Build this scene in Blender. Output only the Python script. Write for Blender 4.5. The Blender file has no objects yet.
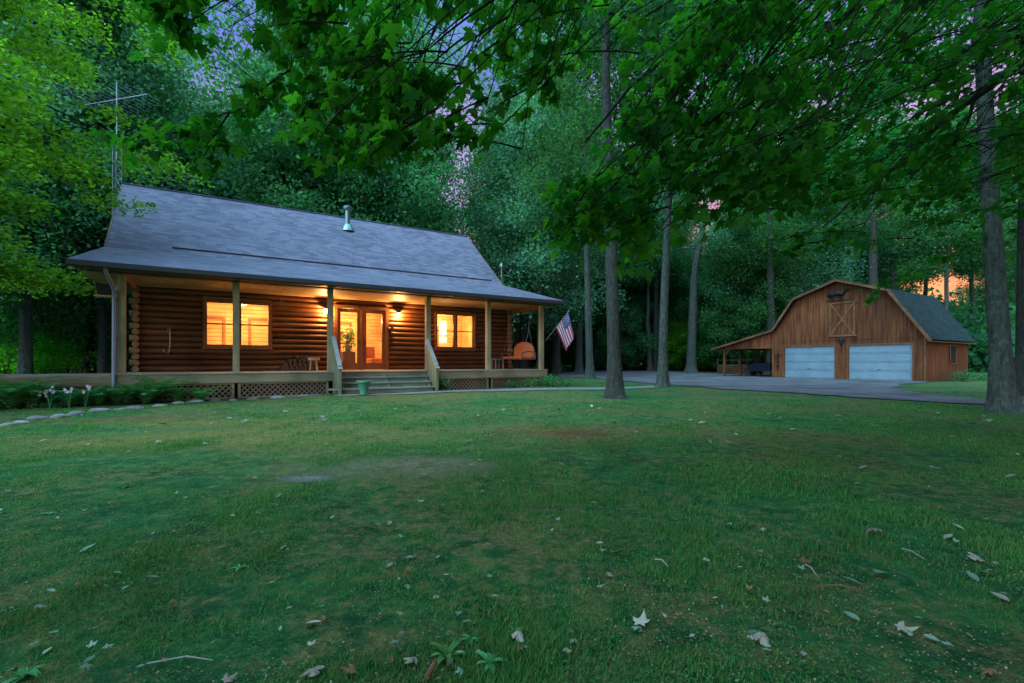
import bpy, math, random
import numpy as np
from math import radians as R, pi, sin, cos

# ------------------------------------------------------------------ camera, world, light, exposure
SC = bpy.context.scene
COL = SC.collection
CAMZ, FPX, HZ = 1.1, 480.0, 361.5
cam_d = bpy.data.cameras.new("camera"); cam = bpy.data.objects.new("camera", cam_d); COL.objects.link(cam)
cam_d.sensor_width = 36; cam_d.lens = 36*FPX/1024; cam_d.shift_y = (HZ-341.5)/1024
cam_d.clip_start = .05; cam_d.clip_end = 1500
cam.location = (0, 0, CAMZ); cam.rotation_euler = (R(90), 0, 0)
SC.camera = cam
SC.view_settings.view_transform = 'Standard'; SC.view_settings.look = 'None'
SC.view_settings.exposure = 1.55; SC.view_settings.gamma = 1; SC.view_settings.use_curve_mapping = False
SC.cycles.use_denoising = True
SC.cycles.max_bounces = 6; SC.cycles.diffuse_bounces = 3; SC.cycles.glossy_bounces = 2
SC.cycles.transmission_bounces = 4; SC.cycles.transparent_max_bounces = 8
SC.cycles.sample_clamp_indirect = 4.0
SC.cycles.caustics_reflective = False; SC.cycles.caustics_refractive = False

SKY_GAIN, NISHITA_GAIN = .37, 0.01
world = bpy.data.worlds.new("World"); SC.world = world; world.use_nodes = True
nt = world.node_tree; nt.nodes.clear()
def N(t, typ, **kw):
    n = t.nodes.new(typ)
    for k, v in kw.items(): setattr(n, k, v)
    return n
out = N(nt, 'ShaderNodeOutputWorld'); add = N(nt, 'ShaderNodeAddShader')
sky = N(nt, 'ShaderNodeTexSky'); sky.sky_type = 'NISHITA'; sky.sun_disc = False
SUN_EL, SUN_AZ = R(3), R(35)
sky.sun_elevation = SUN_EL; sky.sun_rotation = SUN_AZ
bgn = N(nt, 'ShaderNodeBackground'); bgn.inputs[1].default_value = NISHITA_GAIN
nt.links.new(sky.outputs[0], bgn.inputs[0])
tc = N(nt, 'ShaderNodeTexCoord'); sep = N(nt, 'ShaderNodeSeparateXYZ')
nt.links.new(tc.outputs['Generated'], sep.inputs[0])
nz = N(nt, 'ShaderNodeTexNoise'); nz.inputs['Scale'].default_value = 3.2; nz.inputs['Detail'].default_value = 5
mp = N(nt, 'ShaderNodeMapping'); mp.inputs['Scale'].default_value = (1, 1, 3.2)
nt.links.new(tc.outputs['Generated'], mp.inputs[0]); nt.links.new(mp.outputs[0], nz.inputs[0])
mm = N(nt, 'ShaderNodeMath', operation='MULTIPLY_ADD'); mm.inputs[1].default_value = .26; mm.inputs[2].default_value = -.13
nt.links.new(nz.outputs[0], mm.inputs[0])
# the glow sits over the right-hand horizon, so the ramp is lowered towards +X
mx = N(nt, 'ShaderNodeMath', operation='MULTIPLY_ADD'); mx.inputs[1].default_value = -.07
nt.links.new(sep.outputs[0], mx.inputs[0]); nt.links.new(mm.outputs[0], mx.inputs[2])
ma = N(nt, 'ShaderNodeMath', operation='ADD')
nt.links.new(sep.outputs[2], ma.inputs[0]); nt.links.new(mx.outputs[0], ma.inputs[1])
rp = N(nt, 'ShaderNodeValToRGB'); rp.color_ramp.elements.remove(rp.color_ramp.elements[1])
stops = [(0.0, (.88, .16, .085)), (.12, (.84, .18, .13)), (.20, (.76, .24, .32)), (.36, (.50, .34, .78)), (.52, (.17, .22, .72)), (.66, (.14, .30, .80)), (.80, (1.1, 2.3, 3.5)), (1.0, (1.9, 4.0, 5.2))]
rp.color_ramp.elements[0].position = stops[0][0]; rp.color_ramp.elements[0].color = stops[0][1]+(1,)
for p, c in stops[1:]:
    e = rp.color_ramp.elements.new(p); e.color = c+(1,)
nt.links.new(ma.outputs[0], rp.inputs[0])
bgr = N(nt, 'ShaderNodeBackground'); bgr.inputs[1].default_value = SKY_GAIN
nt.links.new(rp.outputs[0], bgr.inputs[0])
nt.links.new(bgn.outputs[0], add.inputs[0]); nt.links.new(bgr.outputs[0], add.inputs[1]); nt.links.new(add.outputs[0], out.inputs[0])

# very soft afterglow: a broad, weak sun high over the yard
sd = bpy.data.lights.new("sun", 'SUN'); sd.energy = 3.0; sd.angle = R(80); sd.color = (.50, .81, 1.0)
sun = bpy.data.objects.new("sun", sd); COL.objects.link(sun); from mathutils import Vector
sun.rotation_euler = Vector((-.60, -.66, .50)).to_track_quat('Z', 'Y').to_euler(); sun.location = (0, 0, 60)

# ------------------------------------------------------------------ helpers
rng = np.random.default_rng(11); random.seed(5)
def props(o, label=None, cat=None, group=None, kind=None):
    if label: o['label'] = label
    if cat: o['category'] = cat
    if group: o['group'] = group
    if kind: o['kind'] = kind
    return o
def empty(name, loc=(0, 0, 0), rz=0, label=None, cat=None, group=None):
    o = bpy.data.objects.new(name, None); COL.objects.link(o); o.location = loc; o.rotation_euler = (0, 0, rz)
    o.empty_display_size = .2
    return props(o, label, cat, group)
def link(name, me, parent=None):
    o = bpy.data.objects.new(name, me); COL.objects.link(o)
    if parent is not None: o.parent = parent
    return o
def np_mesh(name, V, F, mat, smooth=False, sizes=None):
    """V (n,3); F (m,k) array of equal sized faces, or a flat index list with sizes."""
    me = bpy.data.meshes.new(name); V = np.asarray(V, dtype=np.float32)
    if sizes is None:
        F = np.asarray(F, dtype=np.int32); sizes = np.full(len(F), F.shape[1], dtype=np.int32); F = F.ravel()
    else:
        F = np.asarray(F, dtype=np.int32); sizes = np.asarray(sizes, dtype=np.int32)
    me.vertices.add(len(V)); me.vertices.foreach_set('co', V.ravel())
    me.loops.add(len(F)); me.loops.foreach_set('vertex_index', F)
    me.polygons.add(len(sizes))
    st = np.zeros(len(sizes), dtype=np.int32); st[1:] = np.cumsum(sizes)[:-1]
    me.polygons.foreach_set('loop_start', st)
    try: me.polygons.foreach_set('loop_total', sizes)
    except Exception: pass
    if smooth: me.polygons.foreach_set('use_smooth', np.ones(len(sizes), dtype=bool))
    me.update(calc_edges=True); me.validate()
    if mat: me.materials.append(mat)
    return me
class MB:
    def __init__(s): s.v = []; s.f = []
    def raw(s, vs, fs):
        b = len(s.v); s.v += [tuple(p) for p in vs]; s.f += [tuple(i+b for i in f) for f in fs]; return s
    def box(s, x0, x1, y0, y1, z0, z1):
        return s.raw([(x0,y0,z0),(x1,y0,z0),(x1,y1,z0),(x0,y1,z0),(x0,y0,z1),(x1,y0,z1),(x1,y1,z1),(x0,y1,z1)],
                     [(0,3,2,1),(4,5,6,7),(0,1,5,4),(1,2,6,5),(2,3,7,6),(3,0,4,7)])
    def cbox(s, c, d):
        return s.box(c[0]-d[0]/2, c[0]+d[0]/2, c[1]-d[1]/2, c[1]+d[1]/2, c[2]-d[2]/2, c[2]+d[2]/2)
    def bar(s, a, b, w, t, up=(0, 0, 1)):
        a = np.array(a, float); b = np.array(b, float); d = b-a; d /= np.linalg.norm(d)
        u = np.array(up, float); sx = np.cross(d, u)
        if np.linalg.norm(sx) < 1e-4: sx = np.cross(d, (1, 0, 0))
        sx /= np.linalg.norm(sx); uu = np.cross(sx, d)
        P = [p+sx*i*w/2+uu*j*t/2 for p in (a, b) for i, j in ((-1,-1),(1,-1),(1,1),(-1,1))]
        return s.raw(P, [(3,2,1,0),(4,5,6,7),(0,1,5,4),(1,2,6,5),(2,3,7,6),(3,0,4,7)])
    def tube(s, pts, rad, n=8, caps=True, wob=0, seed=0, ridge=0):
        pts = [np.array(p, float) for p in pts]; m = len(pts)
        if not hasattr(rad, '__len__'): rad = [rad]*m
        rr = np.random.default_rng(seed); rings = []
        ref = np.array((1.0, .13, .07)); rk = 1+ridge*rr.normal(0, 1, n)
        for i, p in enumerate(pts):
            d = pts[min(i+1, m-1)]-pts[max(i-1, 0)]; d /= max(np.linalg.norm(d), 1e-9)
            a = np.cross(d, ref)
            if np.linalg.norm(a) < .1: a = np.cross(d, (0, 1, 0))
            a /= np.linalg.norm(a); b = np.cross(d, a)
            rings.append([p+(a*cos(2*pi*k/n)+b*sin(2*pi*k/n))*rad[i]*(1+wob*rr.normal())*(1+(rk[k]-1)*(3.2 if i == 0 else 1.8 if i == 1 else 1)) for k in range(n)])
        vs = [v for r in rings for v in r]; fs = []
        for i in range(m-1):
            for k in range(n):
                fs.append((i*n+k, i*n+(k+1) % n, (i+1)*n+(k+1) % n, (i+1)*n+k))
        if caps: fs += [tuple(range(n))[::-1], tuple((m-1)*n+k for k in range(n))]
        return s.raw(vs, fs)
    def lathe(s, prof, c=(0, 0, 0), n=20):
        m = len(prof); vs = [(c[0]+r*cos(2*pi*k/n), c[1]+r*sin(2*pi*k/n), c[2]+z) for r, z in prof for k in range(n)]
        fs = [(i*n+k, i*n+(k+1) % n, (i+1)*n+(k+1) % n, (i+1)*n+k) for i in range(m-1) for k in range(n)]
        fs += [tuple(range(n))[::-1], tuple((m-1)*n+k for k in range(n))]
        return s.raw(vs, fs)
    def prism(s, poly, y0, y1, axis='y'):
        """poly of (a,b): axis y -> (a,y,b); axis x -> (x,a,b); axis z -> (a,b,z)"""
        n = len(poly)
        mk = {'y': lambda a, b, t: (a, t, b), 'x': lambda a, b, t: (t, a, b), 'z': lambda a, b, t: (a, b, t)}[axis]
        vs = [mk(a, b, y0) for a, b in poly]+[mk(a, b, y1) for a, b in poly]
        fs = [tuple(range(n))[::-1], tuple(range(n, 2*n))]+[(i, (i+1) % n, n+(i+1) % n, n+i) for i in range(n)]
        return s.raw(vs, fs)
    def mesh(s, name, mat, smooth=False, bevel=0):
        me = bpy.data.meshes.new(name); me.from_pydata([tuple(float(c) for c in p) for p in s.v], [], s.f)
        if smooth: me.polygons.foreach_set('use_smooth', [True]*len(me.polygons))
        me.update()
        if mat: me.materials.append(mat)
        return me
    def build(s, name, mat, parent=None, smooth=False, bevel=0):
        o = link(name, s.mesh(name, mat, smooth), parent)
        if bevel:
            b = o.modifiers.new('bevel', 'BEVEL'); b.width = bevel; b.segments = 2; b.limit_method = 'ANGLE'
        if smooth:
            e = o.modifiers.new('split', 'EDGE_SPLIT'); e.split_angle = R(50)
        return o
def gpt(px, py, z=0.0):
    """ground point seen at photo pixel (px, py): used only to measure where a thing stands"""
    Y = (CAMZ-z)*FPX/(py-HZ); return np.array(((px-512)/FPX*Y, Y, z))
def dpt(px, py, Y):
    return np.array(((px-512)/FPX*Y, Y, CAMZ+(HZ-py)/FPX*Y))

# ------------------------------------------------------------------ materials
def mat(name, base=(.5, .5, .5), rough=.8, spec=.3, metal=0):
    m = bpy.data.materials.new(name); m.use_nodes = True; b = m.node_tree.nodes['Principled BSDF']
    b.inputs['Base Color'].default_value = (*base, 1); b.inputs['Roughness'].default_value = rough
    b.inputs['Specular IOR Level'].default_value = spec; b.inputs['Metallic'].default_value = metal
    return m, m.node_tree, b
def ramp(t, stops, fac):
    r = N(t, 'ShaderNodeValToRGB'); cr = r.color_ramp
    cr.elements[0].position, cr.elements[0].color = stops[0][0], (*stops[0][1], 1)
    cr.elements[1].position, cr.elements[1].color = stops[-1][0], (*stops[-1][1], 1)
    for p, c in stops[1:-1]:
        e = cr.elements.new(p); e.color = (*c, 1)
    t.links.new(fac, r.inputs[0]); return r
def noise(t, scale, detail=4, sc3=None, coord='Object', rough=.55, dist=0):
    c = N(t, 'ShaderNodeTexCoord'); m = N(t, 'ShaderNodeMapping'); n = N(t, 'ShaderNodeTexNoise')
    if sc3: m.inputs['Scale'].default_value = sc3
    n.inputs['Scale'].default_value = scale; n.inputs['Detail'].default_value = detail
    n.inputs['Roughness'].default_value = rough; n.inputs['Distortion'].default_value = dist
    t.links.new(c.outputs[coord], m.inputs[0]); t.links.new(m.outputs[0], n.inputs['Vector']); return n
def bump(t, b, h, strength=.4, dist=.02, prev=None):
    n = N(t, 'ShaderNodeBump'); n.inputs['Strength'].default_value = strength; n.inputs['Distance'].default_value = dist
    t.links.new(h, n.inputs['Height'])
    if prev is not None: t.links.new(prev.outputs[0], n.inputs['Normal'])
    t.links.new(n.outputs[0], b.inputs['Normal']); return n
def mix(t, fac, a, b, mode='MIX'):
    m = N(t, 'ShaderNodeMix', data_type='RGBA', blend_type=mode)
    for s, v in ((m.inputs[0], fac), (m.inputs[6], a), (m.inputs[7], b)):
        if hasattr(v, 'is_linked') or hasattr(v, 'links'): t.links.new(v, s)
        elif isinstance(v, (int, float)): s.default_value = v
        else: s.default_value = (*v, 1)
    return m.outputs[2]
def wood(name, c0, c1, grain=(1, 14, 14), scale=2.0, rough=.65, spec=.3, bs=.35):
    m, t, b = mat(name, c0, rough, spec)
    n = noise(t, scale, 6, grain, dist=.6); n2 = noise(t, .9, 3)
    r = ramp(t, [(.3, c0), (.7, c1)], n.outputs[0])
    col = mix(t, .55, r.outputs[0], ramp(t, [(.3, tuple(x*.45 for x in c0)), (.65, (1, 1, 1))], n2.outputs[0]).outputs[0], 'MULTIPLY')
    t.links.new(col, b.inputs['Base Color']); bump(t, b, n.outputs[0], bs, .01); return m
M = {}
M['log'] = wood('log_stain', (.11, .038, .016), (.24, .095, .036), (.6, 10, 10), 2.5, .5, .35)
_t = M['log'].node_tree; _b = _t.nodes['Principled BSDF']; _g = N(_t, 'ShaderNodeNewGeometry'); _src = _b.inputs['Base Color'].links[0].from_socket
_t.links.new(mix(_t, .8, _src, ramp(_t, [(0, (.55, .52, .5)), (.5, (1, 1, 1)), (1, (1.3, 1.2, 1.1))], _g.outputs['Random Per Island']).outputs[0], 'MULTIPLY'), _b.inputs['Base Color'])
M['logend'] = wood('log_end_grain', (.22, .10, .05), (.42, .24, .12), (3, 3, 3), 4)
M['post'] = wood('weathered_post', (.24, .18, .10), (.40, .31, .18), (14, 14, 1), 2)
M['deck'] = wood('deck_board', (.23, .21, .17), (.38, .35, .29), (1, 12, 12), 2, .75)
M['fascia'] = wood('deck_fascia', (.20, .155, .09), (.31, .25, .15), (1, 12, 12), 2, .75)
M['lattice'] = wood('lattice_wood', (.17, .11, .07), (.30, .20, .13), (6, 6, 6), 3, .8)
M['step'] = wood('painted_step', (.17, .22, .17), (.27, .32, .25), (1, 9, 9), 2, .7)
M['soffit'] = wood('pine_soffit', (.42, .25, .12), (.58, .37, .19), (10, .7, 1), 2, .55)
M['beam'] = wood('stained_beam', (.12, .05, .028), (.22, .10, .05), (1, 12, 12), 2)
M['trim'] = wood('window_trim', (.22, .075, .032), (.34, .13, .055), (9, 9, 1), 2, .5)
M['pine'] = wood('interior_pine', (.50, .31, .15), (.70, .47, .25), (1, 8, 8), 1.5, .6)
M['rail'] = wood('grey_handrail', (.26, .25, .24), (.40, .38, .36), (8, 1, 8), 2)
M['panelwood'] = wood('railing_panel_wood', (.17, .17, .10), (.28, .27, .16), (10, 10, 1), 2)
M['gutter'] = mat('dark_gutter', (.035, .033, .04), .5, .4)[0]
M['downspout'] = mat('grey_downspout', (.13, .15, .19), .45, .5)[0]
M['metal'] = mat('galvanised_metal', (.17, .25, .25), .35, .5, .7)[0]
M['black'] = mat('black_iron', (.015, .013, .013), .6, .4)[0]
M['green_pot'] = mat('green_glazed_pot', (.05, .20, .11), .4, .5)[0]
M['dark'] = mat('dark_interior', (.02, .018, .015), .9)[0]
M['bluevinyl'] = mat('blue_tarp', (.010, .016, .04), .5)[0]
M['cutend'] = wood('dark_cut_end', (.10, .045, .025), (.20, .11, .06), (3, 3, 3), 4)
M['rubber'] = mat('tyre_rubber', (.02, .02, .02), .8)[0]
M['cushion'] = mat('orange_cushion', (.46, .15, .06), .9)[0]
M['wire'] = mat('aluminium_wire', (.22, .25, .30), .4, .5, .5)[0]

# shingle roof
def shingles(name, c0, c1, cs, axis_scale):
    m, t, b = mat(name, c0, .95, .1)
    c = N(t, 'ShaderNodeTexCoord'); mpn = N(t, 'ShaderNodeMapping'); br = N(t, 'ShaderNodeTexBrick')
    t.links.new(c.outputs['UV'], mpn.inputs[0]); t.links.new(mpn.outputs[0], br.inputs['Vector'])
    br.inputs['Scale'].default_value = 1; br.inputs['Brick Width'].default_value = .31; br.inputs['Row Height'].default_value = .145
    br.inputs['Mortar Size'].default_value = 0; br.inputs['Mortar Smooth'].default_value = .8
    br.inputs['Color1'].default_value = (*c0, 1); br.inputs['Color2'].default_value = (*c1, 1); br.inputs['Mortar'].default_value = (*cs, 1)
    n = noise(t, 40, 3); n2 = noise(t, .7, 4)
    sq = N(t, 'ShaderNodeSeparateXYZ'); t.links.new(c.outputs['UV'], sq.inputs[0]); pq = N(t, 'ShaderNodeMath', operation='DIVIDE'); pq.inputs[1].default_value = .145; t.links.new(sq.outputs[1], pq.inputs[0])
    fq = N(t, 'ShaderNodeMath', operation='FRACT'); t.links.new(pq.outputs[0], fq.inputs[0]); rowr = ramp(t, [(.0, (.42, .42, .45)), (.22, (.95, .95, .95)), (1, (1.12, 1.12, 1.12))], fq.outputs[0])
    col = mix(t, .55, br.outputs[0], n.outputs[0], 'OVERLAY'); col = mix(t, .9, col, rowr.outputs[0], 'MULTIPLY')
    col = mix(t, .5, col, ramp(t, [(.3, (.55, .55, .58)), (.7, (1, 1, 1))], n2.outputs[0]).outputs[0], 'MULTIPLY')
    t.links.new(col, b.inputs['Base Color'])
    bp = bump(t, b, fq.outputs[0], .35, .012); bump(t, b, n.outputs[0], .3, .01, bp); return m
M['roof'] = shingles('grey_shingles', (.11, .105, .15), (.175, .165, .22), (.07, .07, .09), 1)
M['barnroof'] = shingles('dark_green_shingles', (.016, .032, .032), (.028, .050, .048), (.012, .02, .024), 1)
# barn siding
m, t, b = mat('barn_siding', (.2, .08, .03), .7, .25)
n = noise(t, 1.6, 6, (7, 7, .35)); n2 = noise(t, .6, 3); n3 = noise(t, 18, 3, (6, 6, 1))
c = N(t, 'ShaderNodeTexCoord'); sp = N(t, 'ShaderNodeSeparateXYZ'); t.links.new(c.outputs['Object'], sp.inputs[0])
fl = N(t, 'ShaderNodeMath', operation='MULTIPLY'); fl.inputs[1].default_value = 1/1.22; t.links.new(sp.outputs[0], fl.inputs[0])
fl2 = N(t, 'ShaderNodeMath', operation='FLOOR'); t.links.new(fl.outputs[0], fl2.inputs[0])
wn = N(t, 'ShaderNodeTexWhiteNoise', noise_dimensions='1D'); t.links.new(fl2.outputs[0], wn.inputs['W'])
r = ramp(t, [(.28, (.07, .018, .008)), (.5, (.21, .062, .022)), (.72, (.33, .13, .042))], n.outputs[0])
col = mix(t, .35, r.outputs[0], wn.outputs['Value'], 'OVERLAY')
col = mix(t, .5, col, ramp(t, [(.35, (.35, .30, .30)), (.65, (1, 1, 1))], n2.outputs[0]).outputs[0], 'MULTIPLY')
gz_ = ramp(t, [(0, (.9, .9, .9)), (.16, (0, 0, 0))], sp.outputs[2])
col = mix(t, gz_.outputs[0], col, (.06, .06, .025)); t.links.new(col, b.inputs['Base Color'])
wv = N(t, 'ShaderNodeMath', operation='PINGPONG'); wv.inputs[1].default_value = .1; t.links.new(sp.outputs[0], wv.inputs[0])
gt = N(t, 'ShaderNodeMath', operation='LESS_THAN'); gt.inputs[1].default_value = .012; t.links.new(wv.outputs[0], gt.inputs[0])
bp = bump(t, b, gt.outputs[0], -.7, .01); bump(t, b, n3.outputs[0], .2, .01, bp); M['barn'] = m
M['barntrim'] = wood('barn_trim', (.17, .07, .03), (.29, .13, .06), (3, 3, 3), 2)
m, t, b = mat('white_garage_panel', (.62, .66, .68), .45, .4)
n = noise(t, 1.3, 4); t.links.new(ramp(t, [(.3, (.17, .26, .33)), (.7, (.23, .33, .40))], n.outputs[0]).outputs[0], b.inputs['Base Color']); M['garage'] = m
# bark
def bark(name, c0, c1, c2):
    m, t, b = mat(name, c0, .95, .15)
    n = noise(t, 5, 8, (3.2, 3.2, .7), rough=.7, dist=.4); n2 = noise(t, .8, 4); n3 = noise(t, 9, 4)
    r = ramp(t, [(.32, c0), (.6, c1)], n.outputs[0])
    lich = ramp(t, [(.52, (0, 0, 0)), (.68, (.75, .75, .75))], n3.outputs[0])
    col = mix(t, lich.outputs[0], r.outputs[0], c2)
    col = mix(t, .5, col, ramp(t, [(.3, (.55, .6, .55)), (.7, (1, 1, 1))], n2.outputs[0]).outputs[0], 'MULTIPLY')
    t.links.new(col, b.inputs['Base Color']); bump(t, b, n.outputs[0], 1.0, .09); return m
M['bark'] = bark('grey_bark', (.030, .033, .030), (.10, .115, .10), (.12, .17, .14))
M['darkbark'] = bark('dark_bark', (.02, .019, .017), (.065, .062, .056), (.07, .09, .07))
# leaves
M['twig'] = mat('dark_twig', (.012, .010, .008), .9, .1)[0]
def leafmat(name, cols, trans=.5, rough=.5, nscale=.35):
    m = bpy.data.materials.new(name); m.use_nodes = True; t = m.node_tree; t.nodes.clear()
    o = N(t, 'ShaderNodeOutputMaterial'); g = N(t, 'ShaderNodeNewGeometry'); oi = N(t, 'ShaderNodeObjectInfo')
    r = ramp(t, [(i/(len(cols)-1), c) for i, c in enumerate(cols)], g.outputs['Random Per Island'])
    n = noise(t, nscale, 3, coord='Object')
    r2 = ramp(t, [(.34, (.55, .62, .60)), (.66, (1.25, 1.2, 1.0))], n.outputs[0])
    col = mix(t, .8, r.outputs[0], r2.outputs[0], 'MULTIPLY')
    hs = N(t, 'ShaderNodeHueSaturation'); t.links.new(col, hs.inputs['Color'])
    a1 = N(t, 'ShaderNodeMath', operation='MULTIPLY_ADD'); a1.inputs[1].default_value = .5; a1.inputs[2].default_value = .75
    t.links.new(oi.outputs['Random'], a1.inputs[0]); t.links.new(a1.outputs[0], hs.inputs['Value'])
    a2 = N(t, 'ShaderNodeMath', operation='MULTIPLY_ADD'); a2.inputs[1].default_value = .05; a2.inputs[2].default_value = .475
    t.links.new(oi.outputs['Random'], a2.inputs[0]); t.links.new(a2.outputs[0], hs.inputs['Hue'])
    d = N(t, 'ShaderNodeBsdfPrincipled'); d.inputs['Roughness'].default_value = rough; d.inputs['Specular IOR Level'].default_value = .10
    t.links.new(hs.outputs[0], d.inputs['Base Color'])
    tr = N(t, 'ShaderNodeBsdfTranslucent'); hv = mix(t, 1.0, hs.outputs[0], (1.15, 1.35, .55), 'MULTIPLY'); t.links.new(hv, tr.inputs[0])
    ms = N(t, 'ShaderNodeMixShader'); ms.inputs[0].default_value = trans
    t.links.new(d.outputs[0], ms.inputs[1]); t.links.new(tr.outputs[0], ms.inputs[2]); t.links.new(ms.outputs[0], o.inputs[0]); return m
M['leaf'] = leafmat('forest_leaves', [(.030, .13, .055), (.050, .20, .080), (.10, .29, .10)])
M['leafblue'] = leafmat('blue_green_leaves', [(.06, .19, .15), (.10, .28, .20), (.16, .40, .27)])
M['leaflime'] = leafmat('lime_leaves', [(.07, .26, .03), (.13, .40, .035), (.24, .56, .045)], .5)
M['maple'] = leafmat('maple_leaves', [(.010, .11, .018), (.018, .17, .022), (.045, .28, .028)], .6, .7, .8)
M['fern'] = leafmat('fern_fronds', [(.05, .20, .08), (.08, .29, .11), (.12, .38, .14)], .3)
M['grass'] = leafmat('grass_blades', [(.03, .11, .022), (.03, .16, .035), (.06, .22, .05), (.17, .18, .06), (.03, .18, .05)], .3, .7, .6)
M['clover'] = leafmat('clover_leaves', [(.03, .12, .05), (.06, .19, .08), (.10, .25, .13)], .3)
M['crumb'] = leafmat('leaf_crumbs', [(.05, .035, .02), (.14, .10, .05), (.30, .25, .18)], .1)
def litter(name, cols):
    m, t, b = mat(name, cols[0], .8, .2)
    oi = N(t, 'ShaderNodeObjectInfo'); r = ramp(t, [(i/(len(cols)-1), c) for i, c in enumerate(cols)], oi.outputs['Random'])
    n = noise(t, 25, 4); t.links.new(mix(t, .6, r.outputs[0], ramp(t, [(.3, (.45, .4, .35)), (.6, (1, 1, 1))], n.outputs[0]).outputs[0], 'MULTIPLY'), b.inputs['Base Color']); return m
M['tanleaf'] = litter('dry_tan_leaf', [(.20, .16, .12), (.36, .32, .26)])
M['brownleaf'] = litter('dry_brown_leaf', [(.12, .06, .03), (.24, .13, .07)])
M['paleleaf'] = litter('pale_green_leaf', [(.10, .17, .11), (.20, .28, .20)])

# ground
m, t, b = mat('lawn_soil', (.05, .1, .03), .95, .1)
n1 = noise(t, .42, 6, dist=.5); n2 = noise(t, 2.6, 6); n3 = noise(t, 26, 6, rough=.7); n4 = noise(t, 95, 4, rough=.7)
grass = ramp(t, [(.30, (.010, .075, .026)), (.5, (.020, .140, .042)), (.72, (.065, .21, .055))], n2.outputs[0])
moss = ramp(t, [(.35, (.12, .105, .035)), (.65, (.21, .175, .07))], n3.outputs[0])
dirt = ramp(t, [(.3, (.12, .10, .095)), (.7, (.24, .21, .21))], n3.outputs[0])
c = N(t, 'ShaderNodeTexCoord')
def blob(cx, cy, rx, ry, rot=0, soft=(.35, .85)):
    mpn = N(t, 'ShaderNodeMapping', vector_type='TEXTURE'); mpn.inputs['Location'].default_value = (cx, cy, 0); mpn.inputs['Rotation'].default_value = (0, 0, rot); mpn.inputs['Scale'].default_value = (rx, ry, 1e3)
    t.links.new(c.outputs['Object'], mpn.inputs[0]); l = N(t, 'ShaderNodeVectorMath', operation='LENGTH'); t.links.new(mpn.outputs[0], l.inputs[0])
    a = N(t, 'ShaderNodeMath', operation='MULTIPLY_ADD'); a.inputs[1].default_value = 2.2; t.links.new(n5.outputs[0], a.inputs[0]); 
    s = N(t, 'ShaderNodeMath', operation='ADD'); s.inputs[1].default_value = -1.1; t.links.new(l.outputs['Value'], s.inputs[0]); t.links.new(s.outputs[0], a.inputs[2])
    return ramp(t, [(soft[0], (1, 1, 1)), (soft[1], (0, 0, 0))], a.outputs[0]).outputs[0]
n5 = noise(t, 7, 8, rough=.75)
mq = N(t, 'ShaderNodeMath', operation='MULTIPLY_ADD'); mq.inputs[1].default_value = .8; t.links.new(n5.outputs[0], mq.inputs[0]); mq2 = N(t, 'ShaderNodeMath', operation='MULTIPLY_ADD'); mq2.inputs[1].default_value = .6; mq2.inputs[2].default_value = -.2; t.links.new(n1.outputs[0], mq2.inputs[0]); t.links.new(mq2.outputs[0], mq.inputs[2])
mossmask = ramp(t, [(.46, (0, 0, 0)), (.56, (.8, .8, .8))], mq.outputs[0]).outputs[0]
col = mix(t, mossmask, grass.outputs[0], moss.outputs[0])
for args, cc in (((-1.2, 5.0, 1.7, .75, .15), (.20, .18, .12)), ((-1.9, 4.45, .35, .18), (.26, .24, .27)), ((.9, 7.4, 1.9, 1.5), (.20, .11, .045)), ((1.1, 7.3, .9, .7), (.13, .06, .03)), ((.25, 6.6, .5, .25), (.22, .18, .15)),
                 ((-7.2, 9.3, 2.6, .7, .45), (.17, .10, .04)), ((6.4, 5.3, .8, .28), (.02, .016, .012)), ((-2.8, 7.2, 3.6, 1.6), (.19, .18, .06)), ((-5.2, 6.6, 2.6, 1.4), (.20, .17, .045)), ((-5.5, 8.6, 2.4, .8), (.20, .16, .04)), ((2.6, 10.5, 2.6, .8), (.13, .115, .045))):
    f = blob(*args); fm = N(t, 'ShaderNodeMath', operation='MULTIPLY'); fm.inputs[1].default_value = .72; t.links.new(f, fm.inputs[0]); col = mix(t, fm.outputs[0], col, cc)
col = mix(t, .75, col, ramp(t, [(.36, (.42, .45, .42)), (.50, (1, 1, 1)), (.64, (1.35, 1.3, 1.3))], n5.outputs[0]).outputs[0], 'MULTIPLY')
fine = ramp(t, [(.32, (.45, .45, .45)), (.68, (1.3, 1.3, 1.3))], n4.outputs[0])
col = mix(t, .75, col, fine.outputs[0], 'MULTIPLY')
col = mix(t, .35, col, ramp(t, [(.35, (.5, .5, .5)), (.65, (1.25, 1.25, 1.2))], n3.outputs[0]).outputs[0], 'MULTIPLY')
# leaf litter on the forest floor beyond the mown grass
t.links.new(col, b.inputs['Base Color']); bp = bump(t, b, n3.outputs[0], .8, .05); bump(t, b, n4.outputs[0], .9, .015, bp); M['lawn'] = m
m, t, b = mat('forest_litter', (.05, .045, .03), 1, .05)
n = noise(t, 3, 6); t.links.new(ramp(t, [(.3, (.030, .040, .022)), (.55, (.055, .065, .035)), (.75, (.10, .075, .05))], n.outputs[0]).outputs[0], b.inputs['Base Color']); bump(t, b, n.outputs[0], .8, .08); M['litter'] = m
m, t, b = mat('gravel', (.3, .3, .3), .95, .15)
n = noise(t, 17, 8, rough=.9); n2 = noise(t, .55, 7, rough=.65); r = ramp(t, [(.36, (.08, .072, .08)), (.7, (.22, .205, .22))], n.outputs[0])
col = mix(t, .7, r.outputs[0], ramp(t, [(.38, (.38, .36, .34)), (.60, (1.1, 1.08, 1.1))], n2.outputs[0]).outputs[0], 'MULTIPLY')
t.links.new(col, b.inputs['Base Color']); bump(t, b, n.outputs[0], .9, .02); M['gravel'] = m
m, t, b = mat('path_concrete', (.34, .33, .32), .9, .2)
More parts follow.
